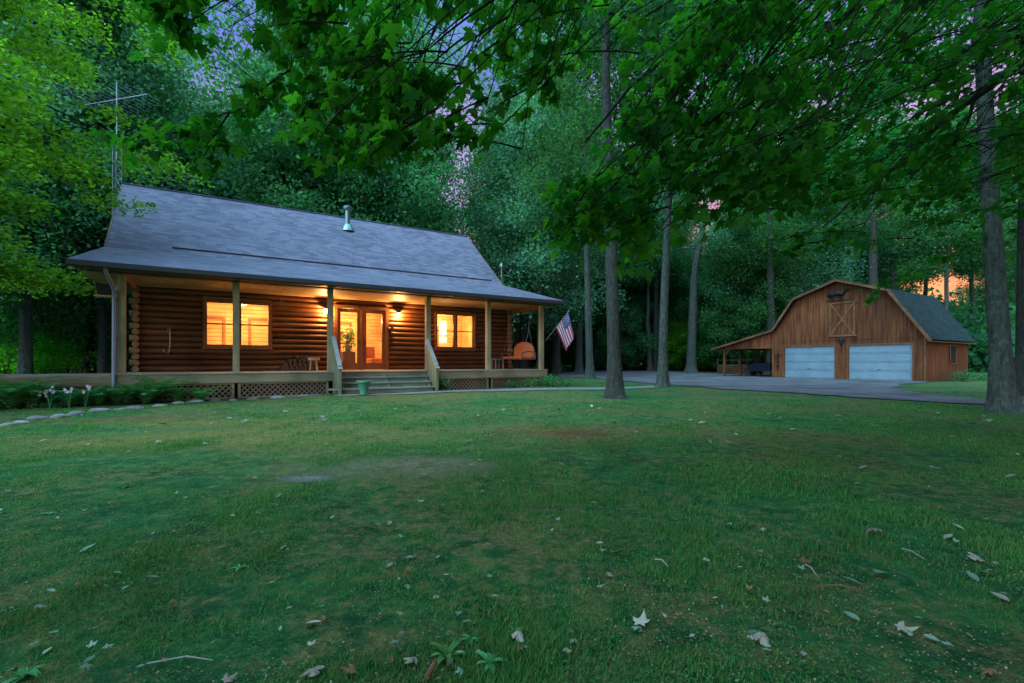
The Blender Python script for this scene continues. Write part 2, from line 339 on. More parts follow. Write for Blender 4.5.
n = noise(t, 14, 5); t.links.new(ramp(t, [(.3, (.13, .125, .12)), (.7, (.24, .23, .23))], n.outputs[0]).outputs[0], b.inputs['Base Color']); bump(t, b, n.outputs[0], .4, .01); M['path'] = m
m, t, b = mat('field_stone', (.3, .3, .3), .85, .2)
n = noise(t, 9, 6); oi = N(t, 'ShaderNodeObjectInfo'); col = mix(t, oi.outputs['Random'], (.12, .115, .11), (.26, .26, .265))
t.links.new(mix(t, .6, col, ramp(t, [(.3, (.5, .5, .5)), (.65, (1.1, 1.1, 1.1))], n.outputs[0]).outputs[0], 'MULTIPLY'), b.inputs['Base Color']); bump(t, b, n.outputs[0], .6, .03); M['stone'] = m
# glass: clear pane with a fresnel reflection
m = bpy.data.materials.new('window_glass'); m.use_nodes = True; t = m.node_tree; t.nodes.clear()
o = N(t, 'ShaderNodeOutputMaterial'); tr = N(t, 'ShaderNodeBsdfTransparent'); gl = N(t, 'ShaderNodeBsdfGlossy'); gl.inputs['Roughness'].default_value = .02
fr = N(t, 'ShaderNodeFresnel'); ms = N(t, 'ShaderNodeMixShader'); t.links.new(fr.outputs[0], ms.inputs[0]); t.links.new(tr.outputs[0], ms.inputs[1]); t.links.new(gl.outputs[0], ms.inputs[2]); t.links.new(ms.outputs[0], o.inputs[0]); M['glass'] = m
def glow(name, colr, e, through=.5):
    m = bpy.data.materials.new(name); m.use_nodes = True; t = m.node_tree; t.nodes.clear()
    o = N(t, 'ShaderNodeOutputMaterial'); tr = N(t, 'ShaderNodeBsdfTransparent'); em = N(t, 'ShaderNodeEmission')
    em.inputs[0].default_value = (*colr, 1); em.inputs[1].default_value = e; ms = N(t, 'ShaderNodeMixShader'); ms.inputs[0].default_value = 1-through
    t.links.new(tr.outputs[0], ms.inputs[1]); t.links.new(em.outputs[0], ms.inputs[2]); t.links.new(ms.outputs[0], o.inputs[0]); return m
M['shade'] = glow('lit_glass_shade', (1, .52, .16), 12, .45)
M['indoorshade'] = glow('lit_indoor_shade', (1, .66, .25), 3.2, .4)
def lamp(name, loc, energy, colr, radius=.05, parent=None):
    d = bpy.data.lights.new(name, 'POINT'); d.energy = energy; d.color = colr; d.shadow_soft_size = radius
    o = bpy.data.objects.new(name, d); COL.objects.link(o); o.location = loc
    if parent is not None: o.parent = parent
    return o
WARM = (1, .50, .15)

# ------------------------------------------------------------------ where the two buildings stand
P0 = np.array((-10.25, 12.59)); UA = math.atan2(.5315, .847)
def cab(u, v, z=0):
    return np.array((P0[0]+.847*u-.5315*v, P0[1]+.5315*u+.847*v, z))
R0 = np.array((22.2, 25.7)); BA = math.atan2(-.847, .5315)
def brn(x, y, z=0):
    return np.array((R0[0]+.5315*x+.847*y, R0[1]-.847*x+.5315*y, z))
def inv_cab(x, y):
    dx, dy = x-P0[0], y-P0[1]; return .847*dx+.5315*dy, -.5315*dx+.847*dy
def inv_brn(x, y):
    dx, dy = x-R0[0], y-R0[1]; return .5315*dx-.847*dy, .847*dx+.5315*dy
def gz(x, y):
    u, v = inv_cab(x, y)
    a = np.clip((u-3.5)/1.5, 0, 1)*np.clip((v+3.5)/2.0, 0, 1)*np.clip((17-u)/3, 0, 1)*np.clip((4-v)/2, 0, 1)*.06
    return a+.012*np.sin(x*1.3+.7)*np.sin(y*1.1)+.01*np.sin(x*.5-y*.6)

# ------------------------------------------------------------------ ground, driveway, path
k = np.linspace(-1, 1, 261); ax = np.sinh(k*5.2)/np.sinh(5.2)*320
X, Y = np.meshgrid(ax, ax+0.0); Yg = Y+6
Z = gz(X, Yg)*(np.hypot(X, Yg) < 60)+14*np.clip((np.hypot(X, Yg)-140)/140, 0, 1)**1.3
n = len(ax); idx = np.arange(n*n).reshape(n, n)
F = np.stack([idx[:-1, :-1], idx[:-1, 1:], idx[1:, 1:], idx[1:, :-1]], -1).reshape(-1, 4)
props(link('lawn', np_mesh('lawn', np.stack([X, Yg, Z], -1).reshape(-1, 3), F, M['lawn'], True)), kind='structure')
def sheet(name, pts, z, material, edge_noise=.15, sub=14, seed=1, kind='structure'):
    rr = np.random.default_rng(seed); out_ = []
    pts = [np.array(p[:2], float) for p in pts]
    for i, p in enumerate(pts):
        q = pts[(i+1) % len(pts)]; L = np.linalg.norm(q-p); m_ = max(1, min(60, int(L/.5)))
        for j in range(m_):
            w = p+(q-p)*j/m_; out_.append(w+rr.normal(0, edge_noise, 2)*(1 if L > 1 else .3))
    import bmesh
    bm = bmesh.new(); vs = [bm.verts.new((w[0], w[1], z)) for w in out_]; f = bm.faces.new(vs)
    bmesh.ops.triangulate(bm, faces=[f])
    bmesh.ops.subdivide_edges(bm, edges=[e for e in bm.edges if e.calc_length() > 6], cuts=3, use_grid_fill=True)
    for v in bm.verts: v.co.z = gz(v.co.x, v.co.y)+z
    bm.normal_update(); me = bpy.data.meshes.new(name); bm.to_mesh(me); bm.free()
    for p_ in me.polygons:
        if p_.normal.z < 0: p_.flip()
    me.materials.append(material); return props(link(name, me), kind=kind)
# forest floor ring pieces: litter under the woods behind both buildings
sheet('forest_floor', [(-90, 14), (-22, 11.5), (-16.5, 17), (-10, 32), (2, 52), (16, 60), (33, 47), (37, 36), (60, 22), (120, 10), (160, 160), (-160, 160), (-160, 20)], .012, M['litter'], .5, seed=3)
near = [(556, 376.6), (600, 379), (640, 383), (700, 387.5), (750, 391), (820, 395), (870, 399), (930, 402), (985, 405), (1060, 410), (1400, 434)]
far = [(1400, 422), (1060, 403.5), (985, 400), (940, 396), (905, 391.5), (893, 388.2), (905, 385), (930, 383)]
dp = [gpt(*p) for p in near+far]+[brn(.1, .12), brn(-8.3, .12), brn(-12.4, .3), brn(-12.6, 3)]+[gpt(*p) for p in ((690, 372.2), (650, 370.9), (620, 370.2), (580, 371.2), (556, 373))]
sheet('driveway', dp, .03, M['gravel'], .12, seed=5)
sheet('porch_path', [cab(5.2, -.9), cab(5.1, -1.45), cab(8.5, -1.65), cab(12, -1.9), cab(15.5, -2.6), cab(19, -2.2), cab(19.2, -1.2), cab(15.5, -1.5), cab(12, -.95), cab(8.7, -.75)], .02, M['path'], .04, seed=6)

# ------------------------------------------------------------------ cabin
cabin = empty('log_cabin', (P0[0], P0[1], 0), UA, 'red-brown log cabin with lit porch and grey shingle roof', 'cabin')
FZ, CZ = .78, 3.42; UL, UR, WV = .13, 13.36, 2.4
# deck floor boards
b = MB(); y = -.08
b.box(-.12, 13.75, .0, 2.42, FZ-.12, FZ-.035)
for i in range(17):
    b.box(-.15, 13.8, y, y+.138, FZ-.034, FZ); y += .147
b.build('porch_floor', M['deck'], cabin)
MB().box(-.13, 13.78, -.06, -.02, FZ-.30, FZ-.036).build('fascia_board', M['fascia'], cabin)
MB().box(13.74, 13.78, -.019, 2.4, FZ-.30, FZ-.036).build('fascia_board', M['fascia'], cabin)
def lattice(x0, x1, z0, z1, y, name='lattice_panel', axis='x', parent=None):
    b = MB(); s = .105; w = .034; H = z1-z0; L = x1-x0
    def add_slat(a, c, off):
        # a,c (x,z) pairs
        if axis == 'x': b.bar((a[0], y+off, a[1]), (c[0], y+off, c[1]), .008, w, up=(a[1]-c[1], 0, c[0]-a[0]))
        else: b.bar((y+off, a[0], a[1]), (y+off, c[0], c[1]), .008, w, up=(0, a[1]-c[1], c[0]-a[0]))
    k = x0-H
    while k < x1:
        for sgn, off in ((1, 0), (-1, .009)):
            xa, xb = (k, k+H) if sgn > 0 else (k+H, k)
            za, zb = z0, z1
            pts = []
            # clip segment x to [x0,x1]
            def at(x): return za+(zb-za)*(x-xa)/(xb-xa)
            lo, hi = max(min(xa, xb), x0), min(max(xa, xb), x1)
            if hi-lo > .03: add_slat((lo, at(lo)), (hi, at(hi)), off)
        k += s*math.sqrt(2)/1.0
    o = b.build(name, M['lattice'], parent)
    f = MB(); e = .03
    if axis == 'x':
        f.box(x0-.01, x1+.01, y-.018, y-.006, z1-.05, z1); f.box(x0-.01, x1+.01, y-.018, y-.006, z0, z0+.04)
        f.box(x0-.02, x0+.05, y-.03, y-.019, z0, z1); f.box(x1-.05, x1+.02, y-.03, y-.019, z0, z1)
    f.v and f.build('lattice_frame', M['fascia'], o)
    return o
for a, c_ in ((.05, 2.55), (2.68, 5.15), (8.75, 11.0), (11.15, 13.65)):
    lattice(a, c_, .03, FZ-.305, .0, parent=cabin)
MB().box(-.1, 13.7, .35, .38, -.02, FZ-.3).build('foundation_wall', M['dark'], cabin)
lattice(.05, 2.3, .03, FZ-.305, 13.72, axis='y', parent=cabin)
# posts and beam
for u in (0, 2.62, 5.25, 8.6, 11.08, 13.6):
    MB().box(u-.085, u+.085, .03, .20, FZ, CZ+.0).build('porch_post', M['post'], cabin, bevel=.008)
MB().box(-.45, 14.05, .0, .23, CZ+.002, CZ+.17).build('porch_beam', M['beam'], cabin)
for u in (0, 13.6):
    MB().box(u-.08, u+.08, .232, 2.39, CZ-.16, CZ-.004).build('end_beam', M['beam'], cabin)
# porch ceiling
b = MB(); u = -.85
while u < 14.15:
    b.box(u, u+.195, -.40 if False else .235, WV-.003, CZ, CZ+.02); u += .2
b.build('porch_ceiling', M['soffit'], cabin)
MB().box(-.9, 14.2, -.42, -.004, CZ+.03, CZ+.045).build('eave_soffit', M['beam'], cabin)
# log wall with openings
OPEN = [(1.78, 3.78, 1.56, 3.14), (5.92, 7.80, FZ, 3.14), (9.84, 11.72, 1.62, 3.16)]
def log_prof(z, r=.097, n=7, flip=1):
    return [(WV+.07-flip*r*cos(a)*1.05, z+r*sin(a)) for a in np.linspace(-pi/2, pi/2, n)]
b = MB(); nlog = 14; dz = (CZ-FZ)/nlog
for i in range(nlog):
    zc = FZ+dz*(i+.5); segs = [(UL, UR)]
    for (a, c_, z0, z1) in OPEN:
        if z0-.09 < zc < z1+.09:
            ns = []
            for s0, s1 in segs:
                if a > s0 and c_ < s1: ns += [(s0, a-.02), (c_+.02, s1)]
                else: ns.append((s0, s1))
            segs = ns
    for s0, s1 in segs:
        pr = log_prof(zc, dz/2*1.02, 9); m_ = max(2, int((s1-s0)/.6)); rr = random.Random(i*7+int(s0*10))
        vs = []; fs = []
        for j in range(m_+1):
            dx = s0+(s1-s0)*j/m_; wob = rr.uniform(-.006, .006)
            vs += [(dx, y+wob, z+rr.uniform(-.003, .003)) for y, z in pr]
        k_ = len(pr)
        for j in range(m_):
            for q in range(k_-1): fs.append((j*k_+q, j*k_+q+1, (j+1)*k_+q+1, (j+1)*k_+q))
        fs += [tuple(range(k_))[::-1], tuple(m_*k_+q for q in range(k_))]
        b.raw(vs, [f[::-1] for f in fs])
b.build('log_wall', M['log'], cabin, smooth=True)
b = MB()   # inner backing with the same openings
xs = sorted([UL, UR]+[o_[0] for o_ in OPEN]+[o_[1] for o_ in OPEN])
cuts = {(o_[0], o_[1]): o_ for o_ in OPEN}
for s0, s1 in zip(xs[:-1], xs[1:]):
    if (s0, s1) in cuts:
        o_ = cuts[(s0, s1)]
        if o_[2] > FZ: b.box(s0, s1, WV+.072, WV+.16, FZ-.1, o_[2])
        b.box(s0, s1, WV+.072, WV+.16, o_[3], CZ+.02)
    else: b.box(s0, s1, WV+.072, WV+.16, FZ-.1, CZ+.02)
b.build('wall_backing', M['pine'], cabin)
# corner log ends, alternating courses run past the corner
for (uc, sgn) in ((UL, -1), (UR, 1)):
    b = MB(); e = MB()
    for i in range(nlog):
        zc = FZ+dz*(i+.5); L = .24 if i % 2 else .12
        b.tube([(uc+sgn*.0, WV+.07, zc), (uc+sgn*L, WV+.07, zc)], dz/2*.98, 12)
        b.tube([(uc+sgn*.07, WV+.16, zc), (uc+sgn*.07, WV-(.22 if i % 2 == 0 else .10), zc)], dz/2*.96, 12)
    b.build('corner_logs', M['logend'], cabin, smooth=True)
# side and back walls (logs), gable
for (uc, sgn) in ((UL, -1), (UR, 1)):
    b = MB(); z = FZ-.2
    while z < 7.6:
        if z > CZ+.9: hw = (7.6-z)/.83
        else: hw = 4.6
        v0, v1 = max(WV+.1, 7-hw), min(11.5, 7+hw)
        if v1-v0 > .1: b.tube([(uc+sgn*-.02, v0, z), (uc+sgn*-.02, v1, z)], .1, 8)
        z += .189
    b.build('gable_wall', M['log'], cabin, smooth=True)
MB().box(UL, UR, 11.4, 11.55, -.02, 3.5).build('back_wall', M['log'], cabin)
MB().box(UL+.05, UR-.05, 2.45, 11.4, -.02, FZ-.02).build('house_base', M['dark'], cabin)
# roof with thickness, uv by slope for courses
def slab(name, quad, th, material, parent, uvflip=False):
    """quad: eave-left, eave-right, ridge-right, ridge-left (local)"""
    q = [np.array(p, float) for p in quad]; nrm = np.cross(q[1]-q[0], q[3]-q[0]); nrm /= np.linalg.norm(nrm)
    lo = [p-nrm*th for p in q]; me = bpy.data.meshes.new(name)
    me.from_pydata([tuple(p) for p in q+lo], [], [(0,1,2,3),(7,6,5,4),(0,4,5,1),(1,5,6,2),(2,6,7,3),(3,7,4,0)])
    uv = me.uv_layers.new(name='uv'); ex = (q[1]-q[0]); ex[2] = 0; ex /= np.linalg.norm(ex); ey = np.cross(nrm, ex)
    for p in me.polygons:
        for li in p.loop_indices:
            w = np.array(me.vertices[me.loops[li].vertex_index].co)-q[0]; uv.data[li].uv = (w@ex, w@ey)
    me.materials.append(material); return link(name, me, parent)
RV, RZ, BV, BZ = 7.0, 7.8, 3.2, 4.66
slab('main_roof', [(-.79, BV, BZ), (13.65, BV, BZ), (13.68, RV, RZ), (-.86, RV, RZ)], .12, M['roof'], cabin)
slab('back_roof', [(13.65, 11.9, 3.75), (-.82, 11.9, 3.75), (-.86, RV+.002, RZ), (13.68, RV+.002, RZ)], .12, M['roof'], cabin)
slab('porch_roof', [(-.98, -.5, 3.60), (14.3, -.5, 3.60), (13.72, BV-.004, BZ), (-.80, BV-.004, BZ)], .10, M['roof'], cabin)
MB().tube([(-.87, RV, RZ+.0), (13.69, RV, RZ+.0)], .05, 8).build('ridge_cap', M['roof'], cabin)
MB().bar((.9, 3.47, 4.905), (13.15, 3.47, 4.905), .05, .03).build('roof_dark_strip', M['gutter'], cabin)  # thin dark strip along the slope just above the roof break
b = MB(); b.prism([(-.60, 3.56), (-.60, 3.46), (-.57, 3.43), (-.52, 3.43), (-.50, 3.50), (-.50, 3.585), (-.515, 3.585), (-.515, 3.5), (-.53, 3.45), (-.57, 3.45), (-.585, 3.47), (-.585, 3.56)], -.98, 14.3, 'x')
b.build('gutter', M['gutter'], cabin)
MB().box(-.93, 14.22, -.497, -.47, 3.42, 3.56).build('roof_fascia', M['gutter'], cabin)
for s_, xa, xb in (('l', -.95, -.78), ('r', 14.25, 13.7)):
    MB().bar((xa, -.46, 3.50), (xb, BV, BZ-.09), .03, .16).build('rake_board', M['beam'], cabin)
MB().bar((-.80, BV, BZ-.09), (-.84, RV, RZ-.1), .03, .17).build('rake_board', M['beam'], cabin)
MB().bar((13.64, BV, BZ-.09), (13.66, RV, RZ-.1), .03, .17).build('rake_board', M['beam'], cabin)
# downspout at left post
MB().tube([(-.25, -.52, 3.46), (-.24, -.50, 3.34), (-.17, -.30, 3.12), (-.14, -.03, 2.95), (-.14, -.03, 2.7), (-.14, -.10, .3), (-.2, -.25, .1)], .045, 8).build('downspout', M['downspout'], cabin, smooth=True)
# windows
def window(u0, u1, z0, z1, nm='window'):
    yf = WV-.075; b = MB(); w = .09
    for (x0, x1) in ((u0-w, u0), (u1, u1+w), ((u0+u1)/2-.055, (u0+u1)/2+.055)): b.box(x0, x1, yf, WV+.17, z0-w if x0 < u0 or x1 > u1 else z0, z1+w if x0 < u0 or x1 > u1 else z1)
    b.box(u0, u1, yf-.002, WV+.17, z1+.001, z1+w); b.box(u0, u1, yf-.004, WV+.17, z0-w, z0-.001)
    fr = b.build('window', M['trim'], cabin)
    MB().box(u0-.13, u1+.13, yf-.05, yf-.004, z0-w-.035, z0-w+.0).build('sill', M['trim'], fr)
    um = (u0+u1)/2; zm = (z0+z1)/2
    for a, c_ in ((u0, um-.055), (um+.055, u1)):
        s = MB(); t_ = .028; y0 = WV+.03
        s.box(a, c_, y0, y0+.03, zm-.018, zm+.018); s.box(a, a+t_, y0, y0+.03, z0, z1); s.box(c_-t_, c_, y0, y0+.03, z0, z1)
        s.box(a+t_, c_-t_, y0, y0+.03, z0, z0+t_); s.box(a+t_, c_-t_, y0, y0+.03, z1-t_, z1)
        s.build('sash', M['trim'], fr); MB().box(a+.002, c_-.002, y0+.012, y0+.016, z0+.002, z1-.002).build('pane', M['glass'], fr)
    return fr
window(1.86, 3.70, 1.63, 3.06); window(9.92, 11.64, 1.69, 3.08)
# double door
b = MB(); yf = WV-.08
b.box(5.84, 5.95, yf, WV+.17, FZ, 3.20); b.box(7.77, 7.88, yf, WV+.17, FZ, 3.20); b.box(5.951, 7.769, yf-.002, WV+.17, 3.09, 3.202); b.box(6.82, 6.90, yf+.03, WV+.15, FZ, 3.089)
MB_door = b.build('door_frame', M['trim'], cabin)
for a, c_ in ((5.953, 6.818), (6.902, 7.767)):
    s = MB(); y0 = WV; s.box(a, a+.13, y0, y0+.045, FZ+.01, 3.085); s.box(c_-.13, c_, y0, y0+.045, FZ+.01, 3.085); s.box(a+.13, c_-.13, y0, y0+.045, FZ+.01, FZ+.27); s.box(a+.13, c_-.13, y0, y0+.045, 2.95, 3.085)
    d_ = s.build('door', M['trim'], cabin); MB().box(a+.13, c_-.13, y0+.02, y0+.025, FZ+.27, 2.95).build('pane', M['glass'], d_)
    hx = c_-.06 if a < 6 else a+.06
    MB().tube([(hx, y0-.04, FZ+.98), (hx, y0-.04, FZ+1.1)], .012, 8).build('handle', M['black'], d_)
# iron ornaments by and over the door
orn = empty('wall_ornament', cab(8.02, WV-.07, 2.42), UA, 'dark iron leaf ornament hung right of the porch door', 'ornament')
b = MB()
for k_ in range(9):
    a = k_*.7; b.bar((0, 0, 0), (.15*cos(a), -.03, .16*sin(a)), .05, .012)
b.build('ornament_leaves', M['black'], orn); MB().tube([(0, .05, 0), (0, -.03, 0)], .05, 8).build('ornament_hub', M['black'], orn)
orn = empty('door_ornament', cab(6.86, WV-.1, 3.20), UA, 'small dark scroll ornament above the porch double door', 'ornament')
b = MB()
for s_ in (-1, 1): b.tube([(s_*.02, 0, 0), (s_*.12, 0, .07), (s_*.2, 0, .0), (s_*.14, 0, -.05), (s_*.1, 0, 0)], .014, 6)
b.build('scroll', M['black'], orn); MB().lathe([(.0, -.05), (.04, 0), (.0, .06)], (0, 0, 0), 8).build('finial', M['black'], orn)
# sconces (fixed to the house)
for u in (5.52, 8.26):
    z = 2.92; y = WV-.05
    s = MB().box(u-.05, u+.05, y+.0, y+.03, z-.12, z+.14).build('sconce', M['black'], cabin)
    MB().prism([(u-.085, z+.09), (u+.085, z+.09), (u+.03, z+.16), (u-.03, z+.16)], y-.19, y-.02).build('sconce_cap', M['black'], s)
    MB().box(u-.055, u+.055, y-.16, y-.05, z-.08, z+.085).build('glass_shade', M['shade'], s)
    lamp('porch_lamp', (u, y-.105, z-.01), 150, WARM, .04, cabin)
# steps
b_top = .07
for i, (v0, z) in enumerate(((-.27, .60), (-.52, .43), (-.80, .26))):
    s = MB().box(5.42 if i < 2 else 5.05, 8.45 if i < 2 else 8.62, v0-.02, v0+.29, z-.05, z)
    s.build('tread', M['step'], cabin, bevel=.006)
    MB().box(5.44, 8.43, v0+.03, v0+.05, z-.165, z-.052).build('riser', M['dark'] if False else M['step'], cabin)
for u in (5.5, 6.95, 8.38):
    MB().prism([(-.75, .02), (-.02, .02), (-.02, .70), (-.25, .54), (-.5, .37), (-.75, .2)], u-.02, u+.02, 'x').build('stringer', M['fascia'], cabin)
for u in (5.33, 8.52):
    b = MB(); 
    for j in range(6):
        v0 = -.82+.145*j; v1 = v0+.135; f = lambda v: 1.83+(v)*1.05
        b.prism([(v0, .06), (v1, .06), (v1, f(v1)), (v0, f(v0))], u-.018, u+.018, 'x')
    b.build('railing_panel', M['panelwood'], cabin)
    MB().box(u-.05, u+.05, -.93, -.83, .05, .98).build('newel_post', M['panelwood'], cabin, bevel=.006)
    MB().bar((u, .02, 1.90), (u, -.98, .86), .13, .035).build('handrail', M['rail'], cabin)
# left deck
FD = .74
b = MB(); y = -.02
for i in range(20): b.box(-9, -.16, y, y+.138, FD-.034, FD); y += .145
b.build('side_deck_floor', M['deck'], cabin)
MB().box(-9, -.14, -.06, -.025, FD-.27, FD-.036).build('side_deck_fascia', M['fascia'], cabin)
for a, c_ in ((-8.9, -6.3), (-6.2, -3.2), (-3.1, -.15)): lattice(a, c_, .02, FD-.275, .0, parent=cabin)
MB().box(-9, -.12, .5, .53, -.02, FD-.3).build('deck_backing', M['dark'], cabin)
# flue pipe
b = MB(); fx, fy, fz0 = 7.2, 6.1, 6.95
b.lathe([(.30, -.15), (.24, .0), (.14, .16)], (fx, fy, fz0+.15), 16)
fl_ = b.build('flue_pipe', M['metal'], cabin, smooth=True)
MB().lathe([(.11, 0), (.11, .62)], (fx, fy, fz0+.31), 16).build('pipe', M['metal'], fl_, smooth=True)
MB().lathe([(.14, .0), (.19, .05), (.19, .12), (.21, .13), (.21, .16), (.05, .24)], (fx, fy, fz0+.93), 16).build('pipe_cap', M['metal'], fl_, smooth=True)
# interior: pine-clad rooms seen through the lit windows
MB().box(UL+.1, UR-.1, WV+.17, 9.0, FZ-.05, FZ).build('room_floor', M['pine'], cabin)
MB().box(UL+.1, UR-.1, WV+.165, 9.0, 3.40, 3.415).build('room_ceiling', M['pine'], cabin)
b = MB(); z = FZ
while z < 3.3: b.box(UL+.1, UR-.1, 6.6+.0, 6.68, z, z+.16); z += .165
b.build('room_back_wall', M['pine'], cabin, bevel=.02)
for x in (UL+.1, 4.6, 8.9, UR-.2): MB().box(x, x+.1, WV+.17, 6.59, FZ, 3.40).build('partition_wall', M['pine'], cabin)
for x0 in (1.6, 3.3, 6.6, 10.9):
    b = MB(); b.box(x0, x0+.1, 6.53, 6.6, FZ, 2.8); b.box(x0+.8, x0+.9, 6.53, 6.6, FZ, 2.8); b.box(x0, x0+.9, 6.52, 6.6, 2.8, 2.9); b.build('inner_door_frame', M['trim'], cabin)
for (u, v, z, e) in ((3.0, 5.0, 2.9, 128), (6.9, 4.8, 2.9, 168), (10.4, 4.2, 2.55, 78), (11.6, 5.4, 2.9, 92)):
    lamp('room_lamp', (u, v, z), e*1.15, (1, .56, .19), .12, cabin)
def ithing(name, u, v, z, label, cat, rz=0): return empty(name, cab(u, v, z), UA+rz, label, cat)
t_ = ithing('ceiling_light', 3.0, 5.0, 3.395, 'round glowing ceiling light seen through the left window', 'lamp')
MB().lathe([(.12, 0), (.12, -.04)], n=16).build('light_base', M['metal'], t_); MB().lathe([(.18, -.045), (.16, -.12), (.05, -.16)], n=16).build('light_shade', M['indoorshade'], t_)
t_ = ithing('pendant_lamp', 10.78, 3.7, 3.395, 'tall glowing pendant lamp inside the right window', 'lamp')
MB().tube([(0, 0, 0), (0, 0, -.5)], .008, 6).build('lamp_cord', M['black'], t_)
MB().lathe([(.12, -.5), (.15, -.75), (.15, -1.1)], n=16).build('lamp_shade', M['indoorshade'], t_); MB().lathe([(.13, -1.2), (.15, -1.22), (.15, -1.42), (.12, -1.44)], n=16).build('lower_shade', M['indoorshade'], t_)
t_ = ithing('wood_armchair', 7.8, 4.2, FZ, 'low orange armchair inside behind the right door pane', 'armchair', .5)
MB().box(-.32, .32, -.3, .3, .28, .45).build('seat', M['cushion'], t_, bevel=.03); MB().box(-.32, .32, .2, .34, .45, .95).build('backrest', M['cushion'], t_, bevel=.03)
for s_ in (-1, 1):
    for q in (-1, 1): MB().box(s_*.3-.03, s_*.3+.03, q*.26-.03, q*.26+.03, 0, .29).build('leg', M['trim'], t_)
t_ = ithing('potted_houseplant', 6.63, 3.6, FZ, 'leafy houseplant on a stand behind the left door pane', 'plant')
MB().box(-.25, .25, -.2, .2, .0, .72).build('stand', M['trim'], t_, bevel=.02); MB().lathe([(.1, .72), (.14, .95)], n=14).build('pot', M['metal'], t_)
# (foliage for this plant is added with the leaf helper below)
houseplant = t_
t_ = ithing('wall_picture', 7.25, 6.5, 2.2, 'framed brown picture on the far room wall behind the door', 'picture')
MB().box(-.3, .3, 0, .03, -.25, .25).build('frame', M['trim'], t_); MB().box(-.25, .25, -.006, -.001, -.2, .2).build('print', M['lattice'], t_)

# ------------------------------------------------------------------ things on and by the porch
# swing bench at the right end, facing along the porch
sw = empty('porch_swing', cab(13.15, 1.15, FZ), UA, 'orange cushioned porch swing bench at the right porch end', 'swing')
b = MB(); b.box(-.32, .26, -.78, .78, .40, .44); b.build('seat', M['beam'], sw, bevel=.01)
MB().box(-.34, .22, -.74, .74, .442, .53).build('seat_cushion', mat('rust_cushion', (.45, .11, .05), .9)[0], sw, bevel=.03)
prof = [(-.76, .5), (.76, .5)]+[(.76*cos(a), .66+.50*sin(a)**.7 if sin(a) > 0 else .66) for a in np.linspace(0, pi, 15)]
vs0 = [(.27-.02, y, z) for y, z in prof]
MB().prism(prof, .23, .33, 'x').build('backrest', M['cushion'], sw, bevel=.02)
for s_ in (-1, 1):
    MB().tube([(.3, s_*.8, .42), (.3, s_*.8, .72), (-.1, s_*.8, .74), (-.34, s_*.8, .66), (-.36, s_*.8, .42)], .03, 8).build('armrest', M['beam'], sw, smooth=True)
    for x in (-.3, .28): MB().tube([(x, s_*.8, .42), (0, s_*.8, 1.7), (0, s_*.8, CZ-FZ-.01)], .008, 6).build('chain', M['wire'], sw)
# small side table in front of swing
st = empty('side_table', cab(12.55, 1.9, FZ), UA, 'small pale table with thin legs beside the porch swing', 'table')
MB().box(-.22, .22, -.2, .2, .40, .43).build('tabletop', M['rail'], st, bevel=.005)
for s_ in (-1, 1):
    for q in (-1, 1): MB().box(s_*.18-.02, s_*.18+.02, q*.16-.02, q*.16+.02, 0, .4).build('leg', M['rail'], st)
# firewood
FW = 'firewood logs stacked against the porch wall'
for row, (cnt, x0) in enumerate(((8, 4.05), (7, 4.15), (6, 4.28), (4, 4.5))):
    for j in range(cnt):
        r = random.uniform(.062, .078); u = x0+j*.15+random.uniform(-.01, .01); z = FZ+.075+row*.132
        o = MB().tube([(0, -.2-random.uniform(0, .04), 0), (0, .2, 0)], r, 10, wob=.06, seed=row*9+j).build('firewood_log', M['darkbark'], None)
        o.data.materials.append(M['cutend']); o.data.polygons[-1].material_index = 1; o.data.polygons[-2].material_index = 1
        o.location = cab(u, 2.02, z); o.rotation_euler = (0, random.uniform(0, 6), UA)
        o.rotation_euler = (0, 0, UA+random.uniform(-.05, .05))
        props(o, 'short round firewood log in the pile left of the porch steps', 'log', FW)
stl = empty('wooden_stool', cab(4.98, 1.45, FZ), UA+.2, 'pale rough wooden stool standing before the firewood pile', 'stool')
MB().tube([(0, 0, .36), (0, 0, .46)], .20, 12, wob=.05).build('seat', M['pine'], stl)
for a in (0.4, 1.9, 3.5, 5.1): MB().tube([(.11*cos(a), .11*sin(a), .36), (.17*cos(a), .17*sin(a), 0)], .028, 8).build('leg', M['pine'], stl)
# hose on the wall
hs_ = MB().tube([(0, 0, 0), (.0, -.03, .1), (.05, -.05, .08), (.06, -.04, -.2), (.05, -.05, -.55), (.0, -.06, -.72), (-.09, -.05, -.66), (-.1, -.04, -.55)], .014, 8).build('garden_hose', M['metal'], None, smooth=True)
hs_.location = cab(.85, WV-.05, 2.05); hs_.rotation_euler = (0, 0, UA); props(hs_, 'thin grey hose hooked on the dark log wall left of the window', 'hose')
# wind chime line
wc = empty('wind_chime', cab(3.95, 1.3, CZ), UA, 'thin wind chime hanging from the porch ceiling', 'wind chime')
MB().tube([(0, 0, 0), (0, 0, -.3)], .003, 5).build('cord', M['black'], wc)
for k_ in range(5): MB().tube([(.03*cos(k_*1.26), .03*sin(k_*1.26), -.3), (.03*cos(k_*1.26), .03*sin(k_*1.26), -.5-.03*k_)], .005, 5).build('chime_tube', M['black'], wc)
# pot by the steps
po = empty('flower_pot', cab(5.95, -1.28, .08), 0, 'empty green pot standing before the porch steps', 'pot')
MB().lathe([(.10, 0), (.125, .02), (.115, .05), (.15, .22), (.17, .36), (.175, .37), (.155, .37), (.14, .33), (.0, .32)], n=24).build('pot_body', M['green_pot'], po, smooth=True)
MB().lathe([(.165, .365), (.205, .37), (.215, .40), (.205, .435), (.17, .435), (.165, .37)], n=24).build('rim', M['green_pot'], po, smooth=True)
